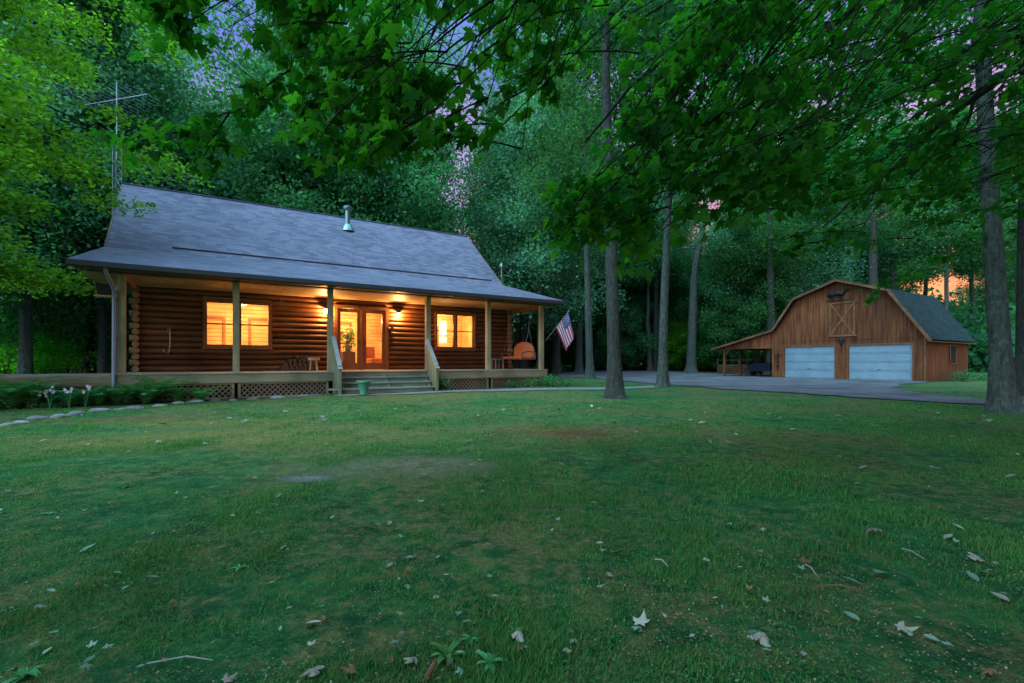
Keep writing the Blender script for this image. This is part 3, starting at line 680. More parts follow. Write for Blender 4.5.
# dark hanging box under left eave, its purpose unknown
lb = empty('hanging_box', cab(-.45, .9, 3.2), UA, 'dark box hanging under the left porch eave', 'bird feeder')
MB().tube([(0, 0, .0), (0, 0, .45)], .005, 6).build('hanger', M['black'], lb)
MB().prism([(-.2, 0), (.2, 0), (.14, -.3), (-.14, -.3)], -.12, .12).build('box_body', M['dark'], lb); MB().box(-.22, .22, -.15, .15, -.34, -.302).build('box_bottom', M['soffit'], lb)
# flag
fp = cab(13.6, .03, FZ)
flag = empty('porch_flag', fp, 0, 'american flag hanging from an angled pole on the right porch post', 'flag')
A = dpt(545.5, 341, 19.9)-fp; T = dpt(568.5, 311.5, 19.2)-fp
MB().tube([A, T], .014, 8).build('flag_pole', M['metal'], flag, smooth=True)
MB().lathe([(.01, -.03), (.03, 0), (.01, .03)], tuple(T), 8).build('finial', M['metal'], flag)
d = (T-A)/np.linalg.norm(T-A); h1 = T-d*.03; h0 = h1-d*.82
def flag_pt(s, h):   # s along fly 0..1, h along hoist 0 (low) .. 1 (top)
    base = h0+(h1-h0)*h
    fall = np.array((.34, .0, -1.0)); fall /= np.linalg.norm(fall)
    p = base+fall*1.05*s*(1-.05*h)
    side = np.array((.25, -1, 0)); fold = .06*sin(9*h+2*s)*min(1, s*3)+.03*sin(17*h+1.5)*s
    p = p+side*fold+np.array((1, 0, 0))*(-.10*(h-.5)*s**1.5)
    return p
fm_ = {}
for nm, cc in (('flag_red', (.30, .025, .05)), ('flag_white', (.40, .37, .44)), ('flag_blue', (.02, .03, .14))): fm_[nm] = mat(nm, cc, .85)[0]
V = []; F = []; MI = []; NS, NH = 26, 39
for i in range(NS+1):
    for j in range(NH+1): V.append(flag_pt(i/NS, j/NH))
for i in range(NS):
    for j in range(NH):
        F.append((i*(NH+1)+j, (i+1)*(NH+1)+j, (i+1)*(NH+1)+j+1, i*(NH+1)+j+1))
        st_ = int(j/3); MI.append(2 if (i < NS*.4 and st_ >= 6) else (0 if st_ % 2 == 0 else 1))
me = bpy.data.meshes.new('flag_cloth'); me.from_pydata([tuple(p) for p in V], [], F)
for x in ('flag_red', 'flag_white', 'flag_blue'): me.materials.append(fm_[x])
me.polygons.foreach_set('material_index', MI); me.polygons.foreach_set('use_smooth', [True]*len(F)); cl = link('flag_cloth', me, flag)
so = cl.modifiers.new('solid', 'SOLIDIFY'); so.thickness = .004
# stars: little five-pointed patches on both faces of the canton
b = MB()
for r_ in range(9):
    for c_ in range(6 if r_ % 2 == 0 else 5):
        s = (.4*(c_*2+1+(r_ % 2))/12.0); h = 1-(7/13)*(r_+.8)/9.9
        p = flag_pt(s, h); e1 = flag_pt(s+.01, h)-p; e1 /= np.linalg.norm(e1); e2 = flag_pt(s, h+.01)-p; e2 /= np.linalg.norm(e2); nn = np.cross(e1, e2); nn /= np.linalg.norm(nn)
        for sg in (-1, 1):
            ring = [p+nn*sg*.006+(e1*cos(a)+e2*sin(a))*(.024 if q % 2 == 0 else .010) for q, a in enumerate(np.linspace(0, 2*pi, 11)[:-1])]
            b.raw(ring, [tuple(range(10))])
b.build('stars', fm_['flag_white'], cl)
# antenna tower behind left gable
at = empty('antenna_tower', cab(-1.12, 8.0, 0), 0, 'tall lattice television antenna mast behind the left roof gable', 'antenna')
b = MB(); w = .16; HT = 9.5
legs = [(w*cos(a), w*sin(a)) for a in (.3, .3+2.094, .3+4.188)]
for x, y in legs: b.tube([(x, y, 0), (x, y, HT)], .014, 6)
z = .1
while z < HT-.4:
    for k_ in range(3):
        p, q = legs[k_], legs[(k_+1) % 3]; b.tube([(*p, z), (*q, z+.3)], .006, 4); b.tube([(*p, z+.3), (*q, z+.3)], .006, 4)
    z += .3
b.build('lattice_mast', M['wire'], at)
MB().tube([(0, 0, HT-.5), (0, 0, 12.0)], .022, 8).build('mast_pipe', M['wire'], at)
bd = np.array((-1.0, .25, .0)); bd /= np.linalg.norm(bd); ed = np.array((.25, 1.0, 0)); ed /= np.linalg.norm(ed); zb = 11.35
bm0 = MB().tube([-bd*1.5+np.array((0, 0, zb)), bd*1.7+np.array((0, 0, zb))], .016, 6).build('boom', M['wire'], at)
for k_ in range(13):
    s = -1.45+k_*.25; L = .6+.85*k_/12
    c0 = bd*s+np.array((0, 0, zb+.02)); MB().tube([c0-ed*L, c0+ed*L], .0055, 5).build('antenna_element', M['wire'], bm0)
# service mast and cable at the right roof side
sm = empty('service_mast', cab(13.5, 3.9, 0), UA, 'thin electric service mast rising at the right roof edge', 'mast')
MB().tube([(.45, 0, 0), (.45, 0, 5.6)], .03, 8).build('mast_pipe', M['metal'], sm); MB().lathe([(.04, 0), (.10, .1), (.09, .22), (.02, .28)], (.45, 0, 5.6), 10).build('weatherhead', M['metal'], sm)
p0 = cab(13.95, 3.9, 5.65); p1 = np.array((16.0, 40.0, 8.6)); pts = [p0+(p1-p0)*s+np.array((0, 0, -1.6*s*(1-s))) for s in np.linspace(0, 1, 12)]
props(MB().tube(pts, .014, 5).build('service_cable', M['black'], None), 'thin black cable running from the cabin mast into the trees', 'cable')

# ------------------------------------------------------------------ barn
barn = empty('gambrel_barn', (R0[0], R0[1], 0), BA, 'brown wooden gambrel barn with two white garage doors', 'barn')
prof = [(0, 0), (0, 2.62), (-1.68, 5.12), (-4.26, 6.02), (-6.72, 5.16), (-8.12, 3.2), (-12.3, 2.12), (-12.3, 1.96), (-8.36, 2.05), (-8.36, 0)]
DR = [(-3.70, -.63), (-7.5, -4.48)]; DH = 2.05
b = MB()
def gab(x):
    pts = [(0, 2.62), (-1.68, 5.12), (-4.26, 6.02), (-6.72, 5.16), (-8.36, 3.06)]
    for (xa, za), (xb, zb) in zip(pts[:-1], pts[1:]):
        if xb <= x <= xa: return za+(zb-za)*(x-xa)/(xb-xa)
    return 3
b.box(-.63, 0, 0, .12, 0, DH); b.box(-4.48, -3.70, 0, .12, 0, DH); b.box(-8.36, -7.5, 0, .12, 0, DH)
b.prism([(-8.36, DH), (0, DH), (0, 2.62), (-1.68, 5.12), (-4.26, 6.02), (-6.72, 5.16), (-8.12, 3.2), (-8.36, 3.14)], 0, .12)
b.build('front_wall', M['barn'], barn)
MB().prism([(-12.25, 2.0), (-8.362, 2.0), (-8.362, 3.10), (-12.25, 2.12)], .0, .05).build('lean_to_gable', M['barn'], barn)
MB().box(-.10, .0, .121, 6.5, 0, 2.6).build('side_wall', M['barn'], barn)
MB().box(-8.36, -8.26, .121, 6.5, 0, 3.1).build('inner_side_wall', M['barn'], barn)
b = MB(); b.prism([(-8.25, 0), (-.11, 0), (-.11, 2.6), (-1.68, 5.08), (-4.26, 5.98), (-6.72, 5.12), (-8.25, 3.1)], 6.38, 6.5); b.build('rear_wall', M['barn'], barn)
# horizontal belt line
MB().box(-8.3, -.02, -.02, -.003, 2.40, 2.46).build('belt_board', M['barn'], barn)
RS = [(.28, 2.28), (-1.62, 5.20), (-4.26, 6.13), (-6.80, 5.24), (-8.15, 3.28), (-12.85, 2.08)]
for i in range(5):
    (xa, za), (xb, zb) = RS[i], RS[i+1]
    slab('roof_slope', [(xa, -.35, za), (xa, 6.85, za), (xb, 6.85, zb), (xb, -.35, zb)], .07, M['barnroof'], barn)
for i in range(5):
    (xa, za), (xb, zb) = RS[i], RS[i+1]
    MB().bar((xa, -.37, za-.09), (xb, -.37, zb-.09), .035, .14, up=(-(zb-za), 0, (xb-xa))).build('rake_trim', M['barntrim'], barn)
MB().box(.12, .30, -.34, 6.84, 2.15, 2.19).build('eave_board', M['barntrim'], barn)
for k_, (x0, x1) in enumerate(DR):
    dr = MB(); nrow = 4; rh = DH/nrow
    for r_ in range(nrow):
        dr.box(x0+.0, x1-.0, .05, .085, r_*rh+.004, (r_+1)*rh-.006)
    d_ = dr.build('garage_door', M['garage'], barn, bevel=.004)
    em = MB()
    for r_ in range(nrow):
        for c_ in range(4):
            w_ = (x1-x0)/4; a = x0+c_*w_+.1; zz = r_*rh+.1
            em.box(a, a+w_-.2, .030, .049, zz, zz+rh-.2)
    em.build('door_embossing', M['garage'], d_, bevel=.003)
    MB().box((x0+x1)/2-.09, (x0+x1)/2+.09, .01, .029, .62, .65).build('handle', M['black'], d_); MB().box(x0, x1, .035, .05, -.01, .035).build('bottom_seal', M['black'], d_)
    MB().box(x0, x1, .086, .1, 0, DH).build('door_backing', M['dark'], d_)
    fr = MB(); fr.box(x0-.09, x0-.002, -.03, .04, 0, DH+.09); fr.box(x1+.002, x1+.09, -.03, .04, 0, DH+.09); fr.box(x0-.002, x1+.002, -.032, .04, DH+.002, DH+.09)
    fr.build('door_casing', M['barntrim'], barn)
for x in (-.06, -8.3): MB().box(x-.05, x+.05, -.025, -.003, 0, 2.5 if x > -1 else 2.1).build('corner_board', M['barntrim'], barn)
# loft door with X
b = MB(); x0, x1, z0, z1 = -4.73, -3.37, 2.72, 4.62
ld = MB().box(x0, x1, -.03, -.003, z0, z1).build('loft_door', M['barn'], barn)
b.box(x0-.04, x0+.08, -.06, -.031, z0, z1); b.box(x1-.08, x1+.04, -.06, -.031, z0, z1); b.box(x0-.1, x1+.1, -.065, -.031, z0-.1, z0); b.box(x0-.1, x1+.1, -.065, -.031, z1, z1+.09)
b.bar((x0+.05, -.045, z0), (x1-.05, -.045, z1), .028, .09, up=(1, 0, 0)); b.bar((x1-.05, -.052, z0), (x0+.05, -.052, z1), .028, .09, up=(1, 0, 0))
b.build('loft_door_trim', M['barntrim'], ld)
# window on the right side
w_ = MB().box(.002, .03, 3.4, 4.3, 1.0, 2.0).build('side_window', M['dark'], barn)
f = MB(); f.box(.031, .05, 3.32, 3.4, .95, 2.05); f.box(.031, .05, 4.3, 4.38, .95, 2.05); f.box(.031, .05, 3.4, 4.3, 2.0, 2.05); f.box(.031, .05, 3.4, 4.3, .95, 1.0); f.build('window_trim', M['barntrim'], w_)
for (x, y) in ((-12.0, .1), (-12.0, 2.1), (-12.0, 4.2), (-12.0, 6.4)):
    MB().box(x-.07, x+.07, y-.07, y+.07, 0, 2.06).build('lean_to_post', M['barntrim'], barn)
MB().bar((-12.0, .1, 1.5), (-11.55, .1, 2.03), .06, .08).build('post_brace', M['barntrim'], barn)
MB().box(-12.08, -11.92, -.0, 6.6, 2.062, 2.14).build('lean_to_beam', M['barntrim'], barn)
# iron ornaments on barn front
o_ = empty('barn_emblem', brn(-4.35, -.06, 5.15), BA, 'dark iron animal ornament under the barn roof peak', 'ornament')
b = MB(); b.tube([(-.5, 0, .0), (-.25, -.03, .12), (.1, -.03, .12), (.4, -.02, .05)], [.08, .16, .15, .08], 10); b.tube([(.35, 0, .1), (.55, 0, .3), (.68, 0, .28)], [.08, .06, .04], 8)
for x in (-.35, -.2, .15, .3): b.tube([(x, 0, .05), (x+.03, 0, -.28)], .03, 6)
b.build('ornament_figure', M['black'], o_); MB().box(-.6, .6, -.02, .02, -.32, -.28).build('ornament_base', M['black'], o_)
o_ = empty('barn_wall_lantern', brn(-4.09, -.06, 2.35), BA, 'dark scroll lantern above the post between garage doors', 'lantern')
b = MB()
for s_ in (-1, 1): b.tube([(0, 0, .2), (s_*.16, 0, .16), (s_*.22, 0, .0), (s_*.12, 0, -.06)], .025, 6)
b.build('scroll', M['black'], o_); MB().lathe([(.03, .2), (.1, .1), (.08, -.2), (.02, -.25)], n=10).build('lantern_body', M['black'], o_)
MB().tube([(0, 0, -.25), (.0, 0, -.75)], .02, 6).build('hanging_tail', M['black'], o_)
o_ = empty('iron_weathervane_stake', brn(-7.95, -.06, 1.15), BA, 'dark iron cross-shaped ornament left of the left garage door', 'ornament')
MB().tube([(0, 0, -.55), (0, 0, .55)], .03, 6).build('stake', M['black'], o_); b = MB(); b.tube([(-.2, 0, .4), (.2, 0, .4)], .03, 6); b.lathe([(.02, -.12), (.09, 0), (.02, .12)], (0, 0, -.3), 8); b.build('arms', M['black'], o_)
# trailer under the lean-to
tr_ = empty('utility_trailer', brn(-9.9, 1.0, 0), BA, 'dark blue utility trailer parked under the barn lean-to', 'trailer')
b = MB(); b.box(-.85, .85, 0, 1.9, .42, .48); b.box(-.85, -.8, 0, 1.9, .481, .85); b.box(.8, .85, 0, 1.9, .481, .85); b.box(-.8, .8, 0, .05, .481, .85); b.box(-.8, .8, 1.85, 1.9, .481, .85)
b.build('trailer_bed', M['bluevinyl'], tr_, bevel=.01)
MB().box(-.7, .7, .2, 1.7, .482, 1.0).build('tarp_load', M['bluevinyl'], tr_, bevel=.08)
for s_ in (-1, 1):
    b = MB(); b.tube([(s_*.88, .9, .3), (s_*1.04, .9, .3)], .3, 16); w = b.build('wheel', M['rubber'], tr_); MB().tube([(s_*1.041, .9, .3), (s_*1.05, .9, .3)], .14, 12).build('rim', M['metal'], w)
    MB().box(s_*.96-.1, s_*.96+.1, .5, 1.3, .62, .65).build('fender', M['bluevinyl'], tr_)
MB().bar((0, 0, .42), (-.2, -.9, .35), .06, .06).build('hitch', M['black'], tr_)
# firewood rack far left of barn
rk = empty('firewood_rack', brn(-14.3, 5.5, 0), BA, 'long low stack of split wood between posts left of the barn', 'wood stack')
for x in (-2.0, 0, 2.0): MB().box(x-.05, x+.05, -.05, .05, 0, 1.35).build('rack_post', M['darkbark'], rk)
b = MB()
for r_ in range(5):
    for j in range(24):
        b.tube([(-1.85+j*.16, -.2, .12+r_*.16), (-1.85+j*.16, .2, .12+r_*.16)], random.uniform(.06, .08), 7)
b.build('split_wood', M['beam'], rk)
MB().box(-2.1, 2.1, -.03, .03, 1.2, 1.26).build('top_rail', M['darkbark'], rk)

# ------------------------------------------------------------------ foliage builders
def unit(a): return a/np.maximum(np.linalg.norm(a, axis=-1, keepdims=True), 1e-9)
def leaf_quads(P, size, up=.9, rg=rng, asp=.62):
    """one small folded leaf (two triangles sharing a midrib) per centre"""
    n = len(P); nr = unit(rg.normal(0, .55, (n, 3))+np.array((0, 0, up)))
    a = unit(np.cross(nr, rg.normal(0, 1, (n, 3)))); b = np.cross(nr, a)
    s = size*rg.uniform(.65, 1.3, (n, 1))
    V = np.stack([P-a*s*.5, P+b*s*.5*asp-nr*s*.08, P+a*s*.5, P-b*s*.5*asp-nr*s*.08], 1).reshape(-1, 3)
    i = np.arange(n)[:, None]*4
    F = np.concatenate([i+np.array([[0, 1, 2]]), i+np.array([[0, 2, 3]])], 1).reshape(-1, 3)
    return V, F
def tree_shape(seed, H, cb, Rm, nb, lsize, nleaf, r0, lean=(0, 0), clump=(.8, 1.5), flat=.42, trunk_pts=None, rise=.55, up=.45, droop=.03):
    """returns (trunk MB, crown V, F)"""
    rg = np.random.default_rng(seed)
    tb = MB(); hs = np.linspace(0, H*.97, 15); wob = np.cumsum(rg.normal(0, .055*H/20, (15, 2)), 0); wob -= wob[0]; wob[:3] *= .2
    if trunk_pts is None:
        cl_ = np.stack([wob[:, 0]+lean[0]*hs/H, wob[:, 1]+lean[1]*hs/H, hs-.1], 1)
    else:
        tp = np.array(trunk_pts, float); cl_ = np.stack([np.interp(hs, tp[:, 2], tp[:, 0]), np.interp(hs, tp[:, 2], tp[:, 1]), hs-.1], 1); cl_[:, :2] += wob*.4*np.clip(hs/H, 0, 1)[:, None]
    # root flare
    c1_ = (cl_[1]-cl_[0])/hs[1]; pts = [cl_[0], cl_[0]+c1_*.22, cl_[0]+c1_*.5, cl_[0]+c1_*1.0]+list(cl_[1:]); rad = [r0*2.0, r0*1.5, r0*1.28, r0*1.08]+[r0*(1-.86*(h/H)**1.05) for h in hs[1:]]
    tb.tube(pts, rad, 18 if r0 > .15 else 8, wob=.018, seed=seed, ridge=.045 if r0 > .15 else 0)
    C = []
    for k in range(nb):
        f = (k+.5)/nb; h = cb+(H*.95-cb)*f; prof = (1-(abs(f-.38)/.66)**2.2)
        prof = max(.25, min(1, prof)); az = k*2.4+rg.uniform(-.4, .4); L = Rm*prof*rg.uniform(.75, 1.12)
        base = np.array([np.interp(h, cl_[:, 2], cl_[:, 0]), np.interp(h, cl_[:, 2], cl_[:, 1]), h])
        el = rise*(.25+1.1*f)+rg.uniform(-.12, .12); dirv = np.array((cos(az)*cos(el), sin(az)*cos(el), sin(el)))
        bp_ = [base]; d = dirv.copy()
        for q in range(5):
            d = d+np.array((rg.normal(0, .1), rg.normal(0, .1), -.07)); d /= np.linalg.norm(d); bp_.append(bp_[-1]+d*L/5)
        rb = max(.02, r0*(1-.8*h/H)*.42); tb.tube(bp_, [rb, rb*.8, rb*.6, rb*.42, rb*.28, rb*.1], 6, caps=False)
        for q in range(2, 6):
            for w in range(2):
                off = rg.normal(0, 1, 3)*np.array((1, 1, .45))*L*.16; C.append((bp_[q]+off, rg.uniform(*clump)*(.75+.1*q)))
    C.append((cl_[-1], clump[1]))
    w = np.array([c[1]**2 for c in C]); w /= w.sum(); cnt = rg.multinomial(nleaf, w); P = []
    for (c, r), n_ in zip(C, cnt):
        rr = r*np.sqrt(rg.uniform(0, 1, n_)); aa = rg.uniform(0, 2*pi, n_)
        # lobed outline, drooping rim
        lob = 1+.28*np.sin(aa*3+rg.uniform(0, 6))+.16*np.sin(aa*5+rg.uniform(0, 6))
        P.append(np.stack([c[0]+rr*lob*np.cos(aa), c[1]+rr*lob*np.sin(aa), c[2]-droop*rr**2/r+rg.normal(0, flat*r, n_)], 1))
    V, F = leaf_quads(np.concatenate(P), lsize, up, rg)
    return tb, V, F
def make_tree(name, seed, leafm, barkm, **kw):
    tb, V, F = tree_shape(seed, **kw)
    return tb.mesh('trunk', M[barkm], True), np_mesh('crown', V, F, M[leafm])
def plant_tree(name, meshes, loc, rz=0, s=1, label='', cat='tree', group=None):
    t = empty(name, tuple(loc), rz, label, cat, group); t.scale = (s, s, s)
    link('trunk', meshes[0], t); link('crown', meshes[1], t); return t

# variants shared by the woods
VT = [make_tree('v', 100+i, 'leafblue' if i in (1, 4) else 'leaf', 'bark' if i % 2 else 'darkbark', H=h, cb=cb, Rm=r, nb=nb, lsize=.24, nleaf=27000, r0=r0, clump=(.85, 1.5), rise=.8)
      for i, (h, cb, r, nb, r0) in enumerate(((25, 6, 5.0, 26, .26), (28, 7, 5.6, 30, .30), (23, 8, 4.4, 20, .20), (26, 10, 4.8, 22, .24), (22, 4.5, 5.2, 26, .28)))]
VM = [make_tree('v', 130+i, 'leaf' if i != 1 else 'leafblue', 'darkbark', H=h, cb=cb, Rm=r, nb=18, lsize=.21, nleaf=19000, r0=.11, clump=(.65, 1.15), rise=.5) for i, (h, cb, r) in enumerate(((13, 3, 3.2), (11, 2.5, 3.0), (15, 4.5, 3.3)))]
VU = [make_tree('v', 150+i, 'leaf' if i != 1 else 'leaflime', 'darkbark', H=h, cb=cb, Rm=r, nb=14, lsize=.17, nleaf=11000, r0=.05, clump=(.45, .85), rise=.2) for i, (h, cb, r) in enumerate(((6.5, 1.2, 2.4), (5, .8, 2.2), (7.5, 2.0, 2.6)))]

# named trees of the yard
def yard(name, base_px, Y, r0, H, cb, Rm, leafm, barkm, tp, label, nleaf=30000, seed=1, nb=22, lsize=.2, clump=(.75, 1.35), rise=.6, **kw):
    x = (base_px-512)/FPX*Y
    tb, V, F = tree_shape(seed, H, cb, Rm, nb, lsize, nleaf, r0, trunk_pts=tp, clump=clump, rise=rise, **kw)
    t = empty(name, (x, Y, 0), 0, label, 'tree')
    tb.build('trunk', M[barkm], t, smooth=True); link('crown', np_mesh('crown', V, F, M[leafm]), t); return t
yard('yard_tree', 616, 14.5, .20, 21, 11.5, 5, 'leaf', 'darkbark', [(0, 0, 0), (-.05, 0, 1), (-.12, 0, 4), (-.28, 0, 9), (-.3, .2, 21)], 'dark-barked tree in mid lawn with flared base, closest to the centre', 30000, 201)
yard('pale_tree', 590, 31, .25, 24, 9, 4.5, 'leaf', 'bark', [(0, 0, 0), (-.2, 0, 8), (-.5, 0, 24)], 'straight pale trunk tree just left of the dark lawn tree', 26000, 202)
yard('pale_tree', 579, 43, .30, 25, 10, 4.6, 'leaf', 'bark', [(0, 0, 0), (.0, 0, 8), (-.3, 0, 25)], 'grey trunk tree at the wood edge beside the hanging flag', 22000, 203)
yard('pale_tree', 663, 20.7, .19, 22, 8.5, 4.2, 'leaf', 'bark', [(0, 0, 0), (.0, 0, 2), (.1, 0, 5), (.3, 0, 9), (.5, 0, 22)], 'slim pale trunk tree standing in the near edge of the gravel drive', 24000, 204)
yard('dark_tree', 656, 55, .35, 26, 10, 5, 'leaf', 'darkbark', [(0, 0, 0), (.0, 0, 8), (.2, 0, 26)], 'dark trunk tree directly behind the slim pale driveway tree', 20000, 205)
yard('forked_tree', 691, 46, .45, 26, 11, 5.5, 'leafblue', 'bark', [(0, 0, 0), (.15, 0, 5), (.3, 0, 10), (1.2, 0, 14), (2.2, 0, 26)], 'thick forked pale trunk tree left of the lean-to roof', 26000, 206)
yard('large_maple', 1004, 10.6, .19, 20, 5.6, 6.2, 'maple', 'bark', [(0, 0, 0), (-.06, 0, 1), (-.22, 0, 3.5), (-.42, 0, 7.5), (-.6, .3, 20)], 'massive grey trunk maple at the right edge of the lawn', 60000, 207, 30, .15, (.7, 1.3), .25, flat=.2, up=.8, droop=.1)
yard('dark_tree', 1026, 15.5, .27, 20, 8, 4.5, 'leaf', 'darkbark', [(0, 0, 0), (0, 0, 20)], 'dark trunk tree just behind the massive right-edge maple', 20000, 208)
yard('barn_tree', 873, 41, .42, 27, 12, 5.5, 'leaf', 'darkbark', [(0, 0, 0), (0, 0, 12), (.3, 0, 27)], 'dark branching tree rising behind the barn roof peak', 24000, 209)
yard('barn_tree', 771, 42, .38, 26, 10, 5, 'leaf', 'darkbark', [(0, 0, 0), (0, 0, 12), (.2, 0, 26)], 'dark tree rising behind the barn where its lean-to roof begins', 24000, 210)
# the lime tree on the left, reaching over the deck
yard('lime_tree', -175, 10.5, .30, 17, 2.6, 5.3, 'leaflime', 'darkbark', [(0, 0, 0), (.2, .2, 5), (.3, .3, 17)], 'bright lime green maple leaning in at the left edge', 95000, 211, 38, .14, (.55, 1.05), .12, flat=.13, up=1.1, droop=.22)

# the woods
def zone(x, y):
    px = 512+x/y*FPX
    u, v = inv_cab(x, y)
    if px < 118 and u < -1: return ('left of the cabin', 'woods left of the cabin')
    if px < 560: return ('behind the cabin roof', 'woods behind the cabin')
    if px < 715: return ('between the cabin and the barn', 'woods between cabin and barn')
    if px < 965: return ('behind the brown barn', 'woods behind the barn')
    return ('right of the barn', 'woods right of the barn')
def in_woods(x, y, m=0):
    u, v = inv_cab(x, y)
    if v < 13.5+m and u > -4.5-m and y < 60: 
        if not (u > 22 and v > 9): return False
    if u <= -4.5-m and not (y > 17+m and v > 3): return False
    bx, by = inv_brn(x, y)
    px = 512+x/y*FPX
    if -17-m < bx < 3+m and by < 9.5+m: return False
    if 560 < px < 730 and y < 54+m: return False
    if 545 < px <= 560 and y < 40: return False
    if px >= 930 and y < 33+m: return False
    if -14 < bx < 3 and by < 11: return False
    return True
placed = [(-14.3, 20)]
rg = np.random.default_rng(77)
desc = ['tall dark leafy tree', 'tall blue-green leafy tree', 'slender pale-trunked tree', 'tall high-crowned dark tree', 'broad blue-green tree']
descm = ['half-grown dense green tree', 'half-grown blue-green tree', 'half-grown open green tree']
descu = ['young low green sapling tree', 'young lime green sapling tree', 'young airy green sapling tree']
WOODS = []
def scatter(n, pxr, yr, dmin, kinds, smin=.85, smax=1.15, m=0):
    got = 0; tries = 0
    while got < n and tries < n*60:
        tries += 1; px = rg.uniform(*pxr); y = yr[0]+(yr[1]-yr[0])*rg.uniform()**.9; x = (px-512)/FPX*y
        if not in_woods(x, y, m) or any((x-a)**2+(y-b)**2 < dmin**2 for a, b in placed): continue
        hi = False; rp_ = 5.2/y*FPX
        if kinds == 'T' and (abs(px-462) < 6+rp_*.84 or abs(px-245) < rp_*.4 or abs(px-935) < 16+rp_*.7 or abs(px-705) < 5+rp_*.5): continue
        if kinds == 'M' and (420 < px < 500 or 870 < px < 1000): smax_ = .62
        else: smax_ = smax
        placed.append((x, y)); z, g = zone(x, y)
        if kinds == 'T': i = 3 if hi else rg.integers(len(VT)); ms = VT[i]; lb_ = desc[i]; nm = 'forest_tree'
        elif kinds == 'M': i = rg.integers(len(VM)); ms = VM[i]; lb_ = descm[i]; nm = 'young_tree'
        else: i = rg.integers(len(VU)); ms = VU[i]; lb_ = descu[i]; nm = 'sapling'
        WOODS.append((px, y, lb_, plant_tree(nm, ms, (x, y, -.05), rg.uniform(0, 6.3), rg.uniform(min(smin, smax_-.1), smax_), f'{lb_} in the woods {z}', 'tree', f'{lb_}s, {g}')))
        got += 1
scatter(16, (-60, 125), (18, 48), 2.6, 'T', .8, 1.05)
scatter(24, (110, 560), (29, 60), 3.6, 'T', .95, 1.2)
scatter(10, (480, 560), (34, 62), 3.0, 'T')
scatter(15, (555, 730), (54, 80), 3.4, 'T', .9, 1.1)
scatter(18, (725, 860), (40, 75), 3.4, 'T', .85, 1.05)
scatter(9, (860, 1060), (42, 80), 4.2, 'T', .8, 1.0)
scatter(12, (-60, 120), (19, 50), 2.0, 'M', .9, 1.2); scatter(26, (120, 560), (27, 60), 2.4, 'M', 1.0, 1.4); scatter(14, (555, 735), (56, 78), 2.2, 'M')
scatter(14, (720, 870), (40, 62), 2.4, 'M', .8, 1); scatter(5, (870, 1060), (40, 64), 3, 'M', .6, .75)
scatter(12, (-60, 130), (19, 45), 1.8, 'U'); scatter(26, (480, 735), (54, 72), 1.8, 'U', .9, 1.5); scatter(12, (720, 880), (40, 58), 2, 'U', .9, 1.2); scatter(12, (880, 1060), (34, 55), 1.8, 'U', .7, 1)
for k, (px, y, s_) in enumerate(((893, 52, 1.05), (922, 60, 1.15), (948, 47, 1.0), (975, 56, 1.1), (1000, 46, .95))):
    plant_tree('forest_tree', VT[3], ((px-512)/FPX*y, y, -.05), k*1.7, s_, ['slender bare-stemmed tree against the glow, nearest the barn roof', 'tall thin trunk second from the barn roof against the glow', 'thin trunk in the middle of the orange glow', 'thin trunk in the glow just left of the massive maple', 'thin tree half behind the massive maple trunk'][k], 'tree', 'slender trees against the evening glow')
MARKS = [(0, 'beyond the left deck'), (60, 'at the far left over the deck'), (118, 'just left of the cabin roof'), (200, 'behind the left end of the cabin roof'), (290, 'behind the roof left of the flue pipe'), (400, 'behind the flue pipe'), (480, 'behind the right end of the ridge'), (560, 'behind the porch swing and flag'), (600, 'behind the pale trunks by the flag'), (655, 'between mid-lawn tree and driveway tree'), (720, 'behind the forked tree'), (775, 'above the lean-to roof'), (840, 'behind the left half of the barn'), (900, 'behind the barn peak'), (985, 'behind the right barn roof'), (9999, 'beyond the massive right-edge maple')]
ORD = ['nearest', 'second nearest', 'third nearest', 'fourth nearest', 'fifth nearest', 'sixth nearest', 'seventh nearest', 'eighth nearest', 'ninth nearest', 'tenth nearest']
bins = {}
for px, y, lb_, t_ in WOODS: bins.setdefault((next(m_ for e_, m_ in MARKS if px < e_), lb_), []).append((y, t_))
for (m_, lb_), v_ in bins.items():
    v_.sort(key=lambda a: a[0])
    for i, (y, t_) in enumerate(v_): t_['label'] = (f'{lb_} {m_}' if len(v_) == 1 else f'{ORD[min(i, 9)]} {lb_} {m_}')
# the far wood that reads as one mass, tall on the left and low on the right where the afterglow shows
P = []; tb = MB()
rg2 = np.random.default_rng(5)
for k in range(340):
    px = rg2.uniform(-260, 1300); az = math.atan((px-512)/FPX); D = rg2.uniform(74, 120); x, y = D*sin(az), D*cos(az)
    hmax = 17 if px < 700 else (15 if px < 850 else 9.5)
    Ht = hmax*rg2.uniform(.75, 1.1)*D/90; tb.tube([(x, y, -.2), (x+rg2.normal(0, .3), y, Ht*.9)], [rg2.uniform(.15, .3), .05], 6, caps=False)
    for q in range(7):
        c = np.array((x, y, 0))+np.array((rg2.normal(0, 2), rg2.normal(0, 2), rg2.uniform(.12, 1)*Ht)); n_ = 60
        P.append(c+rg2.normal(0, 1, (n_, 3))*np.array((1.6, 1.6, .8)))
for k in range(1200):
    px = rg2.uniform(-320, 1350); az = math.atan((px-512)/FPX); D = rg2.uniform(70, 112); Ht = 6.5 if px < 860 else 4.0
    P.append(np.array((D*sin(az), D*cos(az), 0))+np.stack([rg2.normal(0, 2.4, 70), rg2.normal(0, 2, 70), rg2.uniform(.1, Ht, 70)], 1))
V, F = leaf_quads(np.concatenate(P), .70, .4, rg2, .8)
wd = link('woodland', np_mesh('woodland', V, F, M['leaf'])); props(wd, 'distant wood of mixed trees closing the view', 'woodland', kind='stuff')
